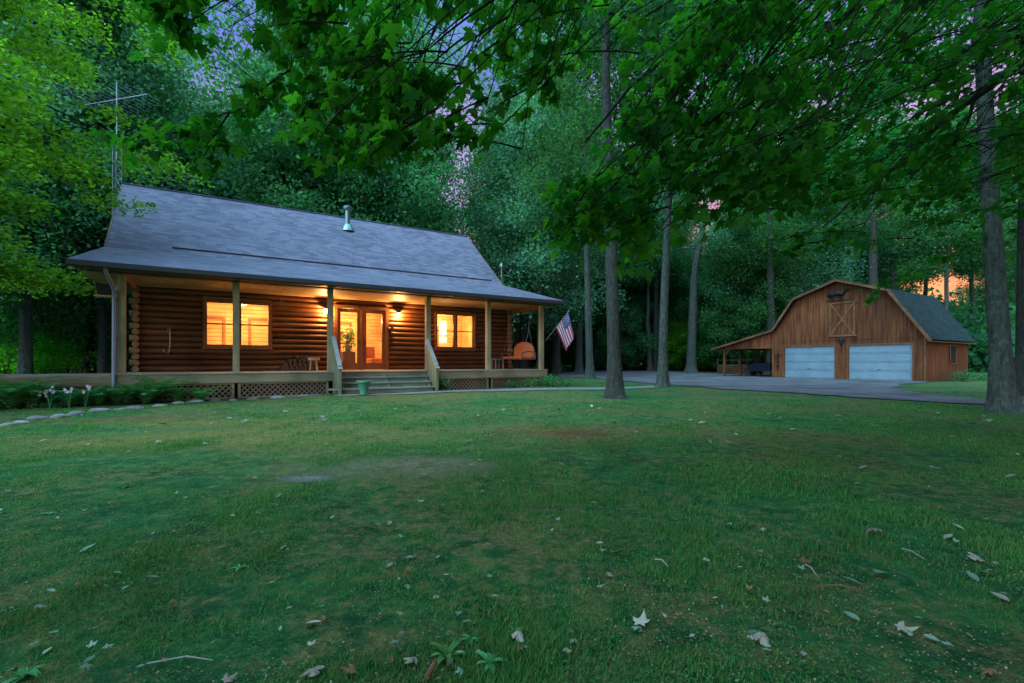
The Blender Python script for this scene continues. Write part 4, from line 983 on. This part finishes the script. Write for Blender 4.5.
wt = props(tb.build('woodland_trunk', M['darkbark'], wd), None, kind='stuff')

# ---- maple leaves with a real outline
HALF = [(0, 0), (.16, -.09), (.40, -.10), (.33, .06), (.52, .14), (.64, .42), (.45, .40), (.26, .33), (.32, .56), (.21, .64), (.14, .80), (0, 1.0)]
OUT = np.array(HALF+[(-x, y) for x, y in HALF[-2:0:-1]]); NL = len(OUT)
def maple_arrays(C, D, Nn, S, curl=.22):
    """C attach points, D blade direction, Nn blade normal, S size"""
    n = len(C); D = unit(D); Sx = unit(np.cross(D, Nn)); Nn = np.cross(Sx, D); S = S.reshape(-1, 1, 1)
    xy = np.concatenate([[[0, .30]], OUT]); x = xy[:, 0][None, :, None]; y = xy[:, 1][None, :, None]
    V = C[:, None]+S*(x*Sx[:, None]+y*D[:, None]-Nn[:, None]*(np.abs(x)*curl+curl*.8*y*y))
    k = NL+1; i = np.arange(n)[:, None, None]*k; a = np.arange(NL)
    tri = np.stack([np.zeros(NL, int), 1+a, 1+(a+1) % NL], 1)[None]
    return V.reshape(-1, 3), (i+tri).reshape(-1, 3)
def spray(rg, a, b, nl, size, LC, tw, up=.0):
    """twig from a to b with side shoots; leaf tuples appended to LC; twig tubes to tw"""
    a = np.array(a, float); b = np.array(b, float); L = np.linalg.norm(b-a); mid = (a+b)/2+np.array((0, 0, L*.10))
    cv = [(1-s)**2*a+2*s*(1-s)*mid+s*s*b for s in np.linspace(0, 1, 6)]
    tw.tube(cv, [.010, .008, .007, .005, .004, .003], 5, caps=False)
    main = unit(b-a)
    for i in range(nl):
        s = .25+.75*rg.uniform()**.8; p = (1-s)**2*a+2*s*(1-s)*mid+s*s*b
        off = rg.normal(0, 1, 3)*np.array((1, 1, .38))*L*.17
        q = p+off
        out_ = unit(off+main*.25+rg.normal(0, .15, 3)); d = unit(out_*np.array((1, 1, .3))+np.array((0, 0, -rg.uniform(.25, 1.0))))
        nn = unit(np.cross(np.cross(d, (0, 0, 1)), d)+rg.normal(0, .32, 3))
        LC.append((q, d, nn, size*rg.uniform(.62, 1.2)))
        if i % 4 == 0: tw.tube([p, p+off*.5+np.array((0, 0, .02)), q], [.004, .003, .002], 4, caps=False)
GAPS = [(592, 621, 22, 128), (970, 996, 58, 200), (655, 674, 180, 300), (400, 472, 12, 66), (205, 262, -20, 30), (596, 622, 285, 420), (235, 262, 52, 72), (740, 790, 38, 62), (880, 990, 262, 330)]
def finish_maple(root, LC, tw, leafm='maple'):
    ro = np.array(root.location)
    def shows(l):
        q = l[0]+ro; x, y = 512+q[0]/q[1]*FPX, HZ-(q[2]-CAMZ)/q[1]*FPX
        return not any(a < x < b and c < y < d for a, b, c, d in GAPS)
    LC = [l for l in LC if shows(l) or root.name.startswith('drooping')]
    C = np.array([l[0] for l in LC]); D = np.array([l[1] for l in LC]); Nn = np.array([l[2] for l in LC]); S = np.array([l[3] for l in LC])
    V, F = maple_arrays(C, D, Nn, S); link('crown', np_mesh('crown', V, F, M[leafm]), root)
    tw.build('twigs', M['twig'], root)
rg = np.random.default_rng(31)
om = empty('overhanging_maple', (7.4, 1.2, 0), 0, 'near maple whose dark broad leaves hang across the top of the yard', 'tree')
off = np.array((7.4, 1.2, 0)); LC = []; tw = MB()
tk = MB(); tk.tube([(0, 0, -.1), (0, 0, .5), (-.1, .1, 3), (-.2, .3, 6), (-.4, .5, 9), (-.5, .6, 14)], [.42, .32, .27, .23, .17, .05], 14, wob=.03)
limbs = [[(-.2, .3, 5.6), (-2.2, 1.6, 6.6), (-4.6, 2.6, 6.8), (-6.8, 3.0, 6.2), (-8.6, 3.1, 5.4), (-10.2, 3.3, 4.6)],
         [(-.2, .3, 5.2), (-1.8, 2.2, 5.9), (-3.6, 3.9, 5.9), (-5.2, 5.0, 5.2), (-6.4, 5.6, 4.3)],
         [(-.3, .4, 6.4), (-1.2, 3.2, 6.9), (-2.2, 5.4, 6.5), (-3.0, 7.4, 5.6), (-3.6, 8.6, 4.6)],
         [(-.2, .3, 5.0), (-.2, 3.2, 5.6), (-.2, 5.4, 5.4), (-.6, 7.6, 4.6), (-.9, 8.8, 3.9)],
         [(-.2, .3, 4.8), (1.2, 2.6, 5.4), (2.4, 4.6, 5.2), (3.0, 6.6, 4.4)],
         [(-.3, .4, 7.2), (-3.2, 2.4, 8.4), (-6.0, 4.0, 8.4), (-8.6, 5.4, 7.6), (-10.5, 6.4, 6.6)]]
lp = []
for l in limbs:
    P_ = np.array(l, float); s = np.linspace(0, 1, 16); t0 = np.linspace(0, 1, len(l)); cv = np.stack([np.interp(s, t0, P_[:, i]) for i in range(3)], 1)
    for _ in range(2): cv[1:-1] = (cv[:-2]+2*cv[1:-1]+cv[2:])/4
    cv[1:] += rg.normal(0, .05, (15, 3)); tk.tube(cv, np.linspace(.10, .018, 16), 8, caps=False); lp += list(cv)
lp = np.array(lp)
def sprays(cnt, pxr, pyr, Yr, size, nl, length, drift=(.75, -.25, .55), keep=None):
    for _ in range(cnt):
        for tr_i in range(30):
            px, py = rg.uniform(*pxr), rg.uniform(*pyr)
            if keep is None or keep(px, py): break
        Y = rg.uniform(*Yr); e = dpt(px, py, Y)-off; L = length*rg.uniform(.7, 1.3)
        d = unit(np.array(drift)+rg.normal(0, .28, 3)); s = e+d*L
        spray(rg, s, e, nl, size, LC, tw)
        dv = lp-s; ds = np.linalg.norm(dv, axis=1); j = np.argmin(ds-1.1*(dv@unit(np.array(drift)))+(ds > 3.2)*1.5); a0 = lp[j]; q_ = [a0+(s-a0)*w+np.array((0, 0, .22*sin(pi*w)))*ds[j]*.35+(rg.normal(0, .035, 3) if 0 < w < 1 else 0) for w in (0, .2, .4, .6, .8, 1)]
        tw.tube(q_, [.009, .008, .007, .006, .005, .005], 5, caps=False)
# left hanging branch
for (a, b_) in (((318, -10, 4.0), (290, 70, 4.1)), ((290, 70, 4.1), (240, 112, 4.2)), ((245, 108, 4.2), (180, 135, 4.3)), ((190, 130, 4.3), (128, 150, 4.4)), ((230, 112, 4.2), (200, 165, 4.2))):
    spray(rg, dpt(*a)-off, dpt(*b_)-off, 30, .125, LC, tw)
sprays(14, (140, 250), (-30, 40), (3.7, 4.6), .125, 30, .8)
sprays(30, (275, 455), (-20, 150), (3.6, 4.8), .125, 34, .85, keep=lambda x, y: y < 175-.35*abs(x-350) and not (395 < x < 470 and 10 < y < 70))
sprays(9, (310, 420), (90, 165), (3.7, 4.4), .12, 24, .6)
sprays(16, (465, 600), (-30, 70), (4.2, 5.8), .13, 28, .9, keep=lambda x, y: not (400 < x < 475 and y > 15))
sprays(4, (478, 540), (75, 100), (4.2, 5), .12, 14, .5)
sprays(52, (600, 770), (-20, 230), (4.6, 6.6), .14, 32, 1.1, keep=lambda x, y: y < 245-.25*abs(x-650))
sprays(24, (552, 660), (120, 285), (5.0, 6.6), .145, 30, .9, keep=lambda x, y: x > 552+.9*max(0, 190-y) and y < 285-.6*abs(x-615))
sprays(88, (700, 1060), (-30, 210), (5.4, 9.0), .13, 34, 1.3, drift=(.8, -.5, .5))
sprays(34, (760, 1040), (150, 262), (6.5, 9.5), .12, 30, 1.1, drift=(.8, -.5, .4), keep=lambda x, y: not (850 < x < 990 and y > 205))
sprays(5, (905, 975), (195, 225), (7.5, 9.5), .14, 18, .9, drift=(.9, -.3, .2))
# unseen leaf clumps added above and behind the camera to shade the near lawn
cc_ = []
for k in range(900):
    a_, r_ = rg.uniform(0, 2*pi), 12.5*math.sqrt(rg.uniform()); z_ = rg.uniform(6.8, 13.5); q = np.array((-6.8+r_*cos(a_), -5.5+r_*sin(a_), z_))
    if q[1]+off[1] > 1.6 or z_ < CAMZ+.80*(q[1]+off[1])+1.2: continue
    cc_.append(q+rg.normal(0, 1, (130, 3))*np.array((.85, .85, .3)))
V, F = leaf_quads(np.concatenate(cc_), .19, .9, rg, .95); link('unseen_shade_crown', np_mesh('unseen_shade_crown', V, F, M['maple']), om)
finish_maple(om, LC, tw); tk.build('trunk', M['darkbark'], om, smooth=True)
print('maple leaves', len(LC))
# maple spray in front of the barn, from the massive right tree
LC = []; tw = MB(); bs = empty('drooping_branch', (0, 0, 0), 0, 'leafy low branch crossing before the barn roof', 'branch')
for (a, b_) in (((935, 268, 11), (880, 285, 11.6)), ((890, 280, 11.6), (868, 300, 11.8)), ((960, 255, 10.6), (925, 262, 11)), ((1000, 200, 10.6), (955, 250, 10.8))): spray(rg, dpt(*a), dpt(*b_), 26, .13, LC, tw)
finish_maple(bs, LC, tw)
# houseplant foliage
V, F = leaf_quads(rg.normal(0, 1, (160, 3))*np.array((.14, .14, .20))+np.array((0, 0, 1.25)), .14, .5, rg); link('foliage', np_mesh('foliage', V, F, M['leaf']), houseplant)

# ------------------------------------------------------------------ plants by the porch
def fern_mesh(seed, nf=15, L=.85):
    r = np.random.default_rng(seed); V = []; F = []
    for k in range(nf):
        az = k*2*pi/nf+r.uniform(-.25, .25); el0 = r.uniform(1.0, 1.5); l = L*r.uniform(.75, 1.15); p = np.zeros(3); el = el0; n_ = 16
        hd = np.array((cos(az), sin(az), 0)); sd_ = np.array((-sin(az), cos(az), 0))
        for i in range(n_):
            d = hd*cos(el)+np.array((0, 0, 1))*sin(el); p2 = p+d*l/n_; el -= .095
            w = .20*l*sin(pi*min(1, (i+1.5)/(n_+1)))**.8+.01; nn = np.cross(sd_, d)
            for sg in (-1, 1):
                b0 = len(V); V += [p, p+(p2-p)*.72, p+(p2-p)*1.0+sg*sd_*w-nn*w*-.15]; F.append((b0, b0+1, b0+2))
            p = p2
    return np_mesh('fern_fronds', np.array(V), np.array(F), M['fern'])
FM = [fern_mesh(i) for i in range(3)]
FG = 'ferns in the bed before the porch'
ferns = [(158, 398, 1.15), (146, 397, .9), (128, 402, 1.0), (118, 404, .8), (100, 407, .75), (178, 398, .6), (201, 397, .7), (30, 413, 1.0), (12, 419, 1.2), (-8, 424, 1.3), (70, 408, .7), (50, 410, .7), (3, 428, .9), (88, 406, .7), (20, 408, 1.0)]
wh = ['widest arching fern right of the downspout', 'fern tight against the widest one by the downspout', 'small fern under the downspout', 'short fern just left of the downspout', 'low fern in front of the side deck lattice', 'little fern by the porch lattice', 'lone fern farthest right in the bed', 'fern under the side deck behind the stones', 'large fern at the far left corner of the bed', 'fern running out of the left edge', 'low fern left of the pink flowers', 'low fern beside the white flowers', 'small fern at the left end of the stone edging', 'fern between the flowers and the downspout', 'upright fern at the deck lattice behind the corner fern']
for (px, py, s), lab in zip(ferns, wh):
    r_ = (px-512)/FPX; v_ = -.42-.25*random.random(); p = cab((r_*(12.59+.847*v_)+10.25+.5315*v_)/(.847-.5315*r_), v_); t = empty('fern', (p[0], p[1], float(gz(p[0], p[1]))), random.uniform(0, 6), lab, 'fern', FG); s *= 1.2; t.scale = (s, s, s); link('fronds', random.choice(FM), t)
def bush(name, p, r, h, n_, label, leafm='fern', ls=.07, cat='plant', group=None):
    q = rng.normal(0, .5, (n_, 3))*np.array((r, r, h*.5))+np.array((0, 0, h*.5)); q[:, 2] = np.abs(q[:, 2])
    V, F = leaf_quads(q, ls, .5, rng); t = empty(name, tuple(p), 0, label, cat, group)
    link('foliage', np_mesh('foliage', V, F, M[leafm]), t)
    b = MB()
    for k in range(6):
        a = k*1.1; b.tube([(0, 0, 0), (r*.4*cos(a), r*.4*sin(a), h*.7)], [.012, .004], 5, caps=False)
    b.build('stems', M['darkbark'], t); return t
bush('leafy_plant', cab(8.95, -.35, .05), .28, .5, 500, 'bushy green plant right of the porch steps')
bush('leafy_plant', cab(11.9, -.45, .05), .3, .3, 400, 'low dark green plant before the right lattice', 'leaf')
bush('leafy_plant', cab(12.7, -.5, .05), .35, .4, 600, 'spreading green plant near the right porch post')
bush('leafy_plant', cab(13.5, -.5, .05), .4, .5, 800, 'rounded green plant at the right porch corner')
bush('leafy_plant', cab(14.4, -.6, .03), .4, .3, 500, 'low plant just beyond the right porch corner', 'leaf')
bush('ground_cover_plant', cab(-1.2, -.55, 0), .4, .16, 900, 'dense low plant with small leaves under the side deck', 'leaf', .045)
bush('ground_cover_plant', cab(-2.4, -.5, 0), .4, .16, 900, 'dense low plant at the left part of the flower bed', 'leaf', .045)
bush('brush_pile', brn(.9, 2.2, 0), .7, .6, 600, 'dark brush against the shaded barn side wall', 'leaf', .09)
bush('brush_pile', brn(1.0, 4.6, 0), .8, .5, 600, 'low brush near the far end of the barn side', 'leaf', .09)
# flowers
M['petal'] = mat('white_pink_petal', (.50, .44, .52), .7)[0]; M['petal2'] = mat('pink_petal', (.48, .34, .44), .7)[0]
for i, (px, py, nn, mt) in enumerate(((50, 392, 9, 'petal'), (33, 394, 5, 'petal2'), (69, 391, 4, 'petal'), (85, 389, 4, 'petal2'), (7, 391, 4, 'petal'))):
    p = gpt(px, 409); t = empty('flowering_plant', (p[0], p[1], 0), 0, ['white flower cluster highest before the deck lattice', 'pink flowers left of the white cluster', 'few white flowers right of the main cluster', 'pale pink flowers nearest the downspout', 'white flowers at the far left of the bed'][i], 'flower')
    zt = CAMZ-(py-HZ)/FPX*p[1]; b = MB(); sb = MB()
    for k in range(nn):
        c = np.array((rng.normal(0, .08), rng.normal(0, .05), zt+rng.normal(0, .05))); sb.tube([(0, 0, 0), c], .004, 4, caps=False)
        for q in range(5):
            a = q*1.2566; b.raw([c, c+np.array((.032*cos(a-.5), -.01, .032*sin(a-.5))), c+np.array((.045*cos(a), -.015, .045*sin(a))), c+np.array((.032*cos(a+.5), -.01, .032*sin(a+.5)))], [(0, 1, 2, 3)])
    b.build('petals', M[mt], t); sb.build('stems', M['fern'], t)
# edging stones
def rock(seed, a, b_, c):
    import bmesh
    r = np.random.default_rng(seed); bm = bmesh.new(); bmesh.ops.create_icosphere(bm, subdivisions=3, radius=1)
    ph = r.uniform(0, 6, 6)
    for v in bm.verts:
        x, y, z = v.co; k = 1+.10*sin(2.3*x+ph[0])+.10*sin(2.9*y+ph[1])+.08*sin(3.4*z+ph[2]+x*2)+.03*sin(9*x+ph[3])*sin(8*y+ph[4]); v.co = (x*a*k, y*b_*k, (abs(z)**.8*(1 if z > 0 else -.3))*c*k)
    me = bpy.data.meshes.new('stone'); bm.to_mesh(me); bm.free(); me.polygons.foreach_set('use_smooth', [True]*len(me.polygons)); me.materials.append(M['stone']); return me
stones = [(20, 421.5, .10), (37, 418, .17), (57, 416, .13), (73, 413.5, .14), (97, 410, .2), (118, 409, .15), (134, 408, .17), (158.5, 405.5, .17), (178, 403, .16), (194, 401.5, .20), (213, 400.5, .14), (5, 424, .12), (277, 397.5, .24), (291, 397, .15), (302, 396.5, .18), (316, 395.8, .24), (331, 395.3, .15), (252, 398.6, .14), (341, 396, .13), (233, 399.8, .12)]
SL = ['smallest stone at the left of the bed edging', 'long grey stone second in the left edging', 'round grey stone in the left edging', 'flat stone below the pink flowers', 'pale long stone before the side deck', 'dark flat stone left of the downspout', 'dull stone under the downspout fern', 'whitest stone right of the ferns', 'grey stone between the two pale ones', 'long flat stone by the lone fern', 'small stone after the long flat one', 'stone at the left edge of the photo', 'widest pale stone along the right half of the lattice', 'small pale stone after the widest', 'pale middle stone below the firewood', 'tall rounded grey stone below the stool', 'small stone beside the steps', 'half-buried stone under the window', 'last stone touching the bottom step', 'half-buried small stone at mid lattice']
for i, (px, py, w_) in enumerate(stones):
    p = gpt(px, py, .03); o = link('edging_stone', rock(i, w_, w_*.6, w_*random.uniform(.35, .5))); o.location = (p[0], p[1]+w_*.3, .0); o.rotation_euler = (0, 0, UA+random.uniform(-.3, .3)); props(o, SL[i], 'stone', 'stones edging the bed')
# mulch bed
sheet('flower_bed', [cab(-6, -.02), cab(-6, -1.3), cab(-3, -1.05), cab(0, -.75), cab(2.6, -.5), cab(3, -.02)], .015, M['litter'], .04, seed=9)

# ------------------------------------------------------------------ lawn cover: blades, fallen leaves, weeds, twigs
def vnoise(x, y, s, seed):
    r = np.random.default_rng(seed); G = r.uniform(0, 1, (128, 128)); x = x/s+50; y = y/s+50
    xi, yi = np.floor(x).astype(int), np.floor(y).astype(int); fx, fy = x-xi, y-yi; fx = fx*fx*(3-2*fx); fy = fy*fy*(3-2*fy); g = lambda i, j: G[i % 128, j % 128]
    return (g(xi, yi)*(1-fx)+g(xi+1, yi)*fx)*(1-fy)+(g(xi, yi+1)*(1-fx)+g(xi+1, yi+1)*fx)*fy
NB = 560000; rg = np.random.default_rng(9)
yy = 1.45*(13/1.45)**rg.uniform(0, 1, NB); xx = rg.uniform(-1.16, 1.16, NB)*yy+rg.uniform(-.3, .3, NB)
den = .55*vnoise(xx, yy, .9, 1)+.45*vnoise(xx, yy, .28, 2)
dirtm = np.exp(-(((xx+1.6)/2.2)**2+((yy-4.9)/.9)**2))+np.exp(-(((xx-.9)/1.6)**2+((yy-7.4)/1.2)**2))+1.2*np.exp(-(((xx+7.2)/2.6)**2+((yy-9.5)/.8)**2))
keep = (den+rg.uniform(-.22, .22, NB) > .47+.13*dirtm); u_, v_ = inv_cab(xx, yy); keep &= v_ < -.9
xx, yy, den = xx[keep], yy[keep], den[keep]; n = len(xx)
h = (.010+.020*rg.uniform(0, 1, n)**1.5+.022*np.clip(den-.45, 0, 1)*2)*(1+.045*yy); w = .0013+.0005*yy*rg.uniform(.7, 1.4, n)
az = rg.uniform(0, 2*pi, n); ln = rg.uniform(.45, 1.6, n); base = np.stack([xx, yy, gz(xx, yy)-.003], 1); sdv = np.stack([-np.sin(az), np.cos(az), 0*az], 1)*w[:, None]
tip = base+np.stack([np.cos(az)*np.sin(ln), np.sin(az)*np.sin(ln), np.cos(ln)+.1], 1)*h[:, None]
V = np.stack([base-sdv, base+sdv, tip], 1).reshape(-1, 3); F = np.arange(n*3).reshape(-1, 3)
hh = vnoise(xx, yy, .35, 7)
tip[:, 2] += np.clip(hh-.62, 0, 1)*.09*rg.uniform(.2, 1, n)
V = np.stack([base-sdv, base+sdv, tip], 1).reshape(-1, 3)
props(link('grass', np_mesh('grass', V, F, M['grass'])), 'short patchy grass blades across the lawn', 'grass', kind='stuff')
print('blades', n)
def cover(name, n_, size, zmax, material, thr, seed, label, cat):
    r = np.random.default_rng(seed); y_ = 1.45*(15/1.45)**r.uniform(0, 1, n_); x_ = r.uniform(-1.16, 1.16, n_)*y_
    k_ = vnoise(x_, y_, .55, seed)*.6+vnoise(x_, y_, .17, seed+1)*.4+r.uniform(-.1, .1, n_) > thr; k_ &= inv_cab(x_, y_)[1] < -1.0; x_, y_ = x_[k_], y_[k_]; n_ = len(x_)
    P_ = np.stack([x_, y_, gz(x_, y_)+r.uniform(.002, zmax, n_)], 1); V_, F_ = leaf_quads(P_, 1.0, 1.6, r, .8)
    C_ = np.repeat(P_, 4, 0); V_ = C_+(V_-C_)*(size*(.75+.09*np.repeat(y_, 4)))[:, None]
    props(link(name, np_mesh(name, V_, F_, M[material])), label, cat, kind='stuff')
cover('clover', 90000, .011, .022, 'clover', .60, 41, 'low clover and small weeds mixed into the lawn', 'ground cover')
cover('leaf_crumbs', 42000, .010, .018, 'crumb', .52, 47, 'crumbled brown leaf litter and thatch in the lawn', 'litter')
def ground_leaf(seed, kind):
    r = np.random.default_rng(seed)
    if kind == 'maple':
        V, F = maple_arrays(np.zeros((1, 3)), np.array([[0, 1., 0]]), np.array([[0, 0, 1.]]), np.array([1.0]), r.uniform(-.5, .35))
        V = V+np.stack([0*V[:, 0], 0*V[:, 0], .10*np.sin(V[:, 0]*6+r.uniform(0, 6))+.08*np.sin(V[:, 1]*7)], 1); V[:, 2] -= V[:, 2].min()
    else:
        t_ = np.linspace(0, 1, 8); hw = .22*np.sin(pi*t_**.85)+.004; c_ = r.uniform(.2, .5)
        V = np.concatenate([np.stack([-hw, t_, hw*c_+.15*t_*t_], 1), np.stack([0*hw, t_, .15*t_*t_+0*hw], 1), np.stack([hw, t_, hw*c_+.15*t_*t_], 1)]); F = []
        for i in range(7):
            for a in (0, 8): F += [(a+i, a+8+i, a+8+i+1), (a+i, a+8+i+1, a+i+1)]
        F = np.array(F)
    return V, F
GL = {}
for mt in ('tanleaf', 'brownleaf', 'paleleaf'):
    GL[mt] = []
    for i in range(4):
        V, F = ground_leaf(i+3, 'maple' if i < 2 else 'oval'); GL[mt].append(np_mesh('leaf_blade', V, F, M[mt]))
spec = [(313, 669, 20, 'tanleaf', 0), (355, 671, 16, 'brownleaf', 0), (224, 680, 15, 'tanleaf', 0), (413, 663, 16, 'tanleaf', 1), (305, 623, 14, 'tanleaf', 2), (323, 621, 9, 'brownleaf', 2), (441, 679, 8, 'tanleaf', 2), (451, 658, 12, 'tanleaf', 2),
        (515, 638, 16, 'tanleaf', 1), (640, 628, 18, 'tanleaf', 0), (637, 632, 10, 'paleleaf', 1), (747, 638, 14, 'paleleaf', 2), (757, 641, 20, 'tanleaf', 1), (772, 655, 9, 'paleleaf', 2), (804, 656, 10, 'tanleaf', 2), (861, 624, 13, 'paleleaf', 2),
        (883, 573, 18, 'paleleaf', 2), (862, 586, 14, 'paleleaf', 3), (898, 631, 20, 'tanleaf', 0), (923, 637, 12, 'paleleaf', 3), (980, 560, 16, 'tanleaf', 0), (979, 583, 13, 'paleleaf', 3), (981, 572, 10, 'paleleaf', 2), (1010, 603, 14, 'tanleaf', 2),
        (878, 535, 16, 'tanleaf', 1), (855, 497, 12, 'paleleaf', 2), (806, 564, 12, 'brownleaf', 0), (389, 522, 10, 'paleleaf', 2), (386, 568, 9, 'tanleaf', 2), (405, 558, 8, 'paleleaf', 3), (286, 546, 8, 'tanleaf', 2), (226, 547, 8, 'tanleaf', 3), (79, 554, 12, 'paleleaf', 3),
        (617, 552, 9, 'tanleaf', 2), (612, 577, 9, 'tanleaf', 0), (575, 645, 10, 'paleleaf', 1), (640, 512, 7, 'tanleaf', 2), (43, 652, 10, 'tanleaf', 2), (95, 653, 10, 'paleleaf', 3), (160, 577, 9, 'tanleaf', 3), (436, 559, 6, 'tanleaf', 2), (487, 517, 8, 'tanleaf', 3), (494, 503, 7, 'brownleaf', 2), (416, 536, 7, 'paleleaf', 2),
        (945, 540, 12, 'tanleaf', 3), (965, 532, 10, 'paleleaf', 2), (1005, 478, 10, 'paleleaf', 3), (994, 680, 16, 'brownleaf', 1), (700, 470, 7, 'paleleaf', 2), (705, 477, 6, 'tanleaf', 2), (739, 459, 7, 'paleleaf', 3), (583, 460, 6, 'tanleaf', 2), (697, 424, 6, 'tanleaf', 2), (250, 487, 6, 'paleleaf', 3), (130, 487, 7, 'tanleaf', 2)]
cn = {'tanleaf': 'tan', 'brownleaf': 'brown', 'paleleaf': 'pale green'}
near_things = [((475, 655), 'the broad-leaved weed'), ((320, 480), 'the bare pale patch'), ((175, 668), 'the long straw stalk'), ((940, 470), 'the dark bare hollow at right'), ((615, 400), 'the mid-lawn tree'), ((690, 560), 'the right middle of the lawn'), ((80, 560), 'the left edge of the lawn'), ((900, 600), 'the lower right lawn corner'), ((640, 640), 'the bottom centre of the lawn'), ((400, 550), 'the centre of the lawn')]
used = {}
def drop(px, py, wpx, mt, v, named):
    p = gpt(px, py); s = wpx*p[1]/FPX*(1.0 if v < 2 else 1.25)/(1.2 if v < 2 else 1); s = min(max(s, .03), .16)
    o = link('fallen_leaf', GL[mt][v]); o.scale = (s, s, s); o.location = (p[0], p[1], float(gz(p[0], p[1]))+(.012 if named else .024)); o.rotation_euler = (random.uniform(-.22, .22), random.uniform(-.22, .22), random.uniform(0, 6.28))
    shp = 'lobed' if v < 2 else 'oval'
    q = min(near_things, key=lambda a: (a[0][0]-px)**2+((a[0][1]-py)*1.6)**2)[1]
    props(o, f'{"larger" if named else "tiny"} {cn[mt]} {shp} fallen leaf on the grass near {q}', 'leaf', f'{"larger" if named else "tiny"} {cn[mt]} {shp} fallen leaves near {q}')
for s_ in spec: drop(*s_, True)
for i in range(270):
    py = 408+270*rg.uniform()**1.7; px = rg.uniform(-10, 1035); p = gpt(px, py)
    if inv_cab(p[0], p[1])[1] > -1.2 or (380 < py < 412 and px > 600): continue
    drop(px, py, rg.uniform(3.0, 7.5), rg.choice(['tanleaf', 'paleleaf', 'paleleaf', 'brownleaf']), int(rg.integers(0, 4)), False)
# weeds
def weed(px, py, nl, L, label):
    p = gpt(px, py); t = empty('broadleaf_weed', (p[0], p[1], float(gz(p[0], p[1]))), 0, label, 'weed'); V_, F_ = [], []
    for k in range(nl):
        az = k*2.4+random.uniform(-.2, .2); l = .72*L*random.uniform(.7, 1.1); el = random.uniform(.3, 1.0); hd = np.array((cos(az), sin(az), 0)); sd_ = np.array((-sin(az), cos(az), 0)); p_ = np.zeros(3); b0 = len(V_)
        for i in range(7):
            w = l*.14*sin(pi*(.12+.88*i/6)); V_ += [p_-sd_*w+np.array((0, 0, w*.4)), p_, p_+sd_*w+np.array((0, 0, w*.4))]; p_ = p_+(hd*cos(el)+np.array((0, 0, sin(el))))*l/6; el -= .22
        for i in range(6):
            for j in (0, 1): F_.append((b0+i*3+j, b0+i*3+j+1, b0+i*3+j+4, b0+i*3+j+3))
    link('leaves', np_mesh('leaves', np.array(V_), np.array(F_), M['fern']), t)
weed(447, 656, 10, .13, 'largest broad-leaved weed at the bottom of the lawn'); weed(490, 664, 8, .11, 'weed just right of the largest one at the bottom'); weed(25, 672, 8, .12, 'broad-leaved weed in the bottom left corner'); weed(470, 640, 6, .07, 'small weed above the largest one')
weed(240, 567, 5, .08, 'small weed in the left middle of the lawn'); weed(515, 632, 5, .07, 'small weed beside a tan leaf at the bottom'); weed(660, 560, 5, .08, 'small weed right of the lawn centre'); weed(47, 515, 6, .09, 'weed near the left edge of the lawn')
def stick(a, b_, r, label, m_='beam'):
    p, q = gpt(*a), gpt(*b_); p[2] = .02; q[2] = .025; mid = (p+q)/2+np.array((.01, .02, .008)); props(MB().tube([p, mid, q], [r, r*.9, r*.5], 6).build('twig', M[m_], None), label, 'twig')
stick((147, 669), (213, 667), .003, 'long pale straw stalk lying at the lower left', 'rail'); stick((427, 683), (436, 666), .009, 'short grey stick at the bottom edge'); stick((655, 563), (668, 571), .003, 'thin bent twig right of centre', 'rail'); stick((815, 590), (862, 596), .004, 'thin dark twig at lower right'); stick((902, 552), (925, 564), .003, 'thin pale twig near the right edge', 'rail'); stick((805, 568), (818, 582), .003, 'thin curved stalk below a brown leaf', 'rail')
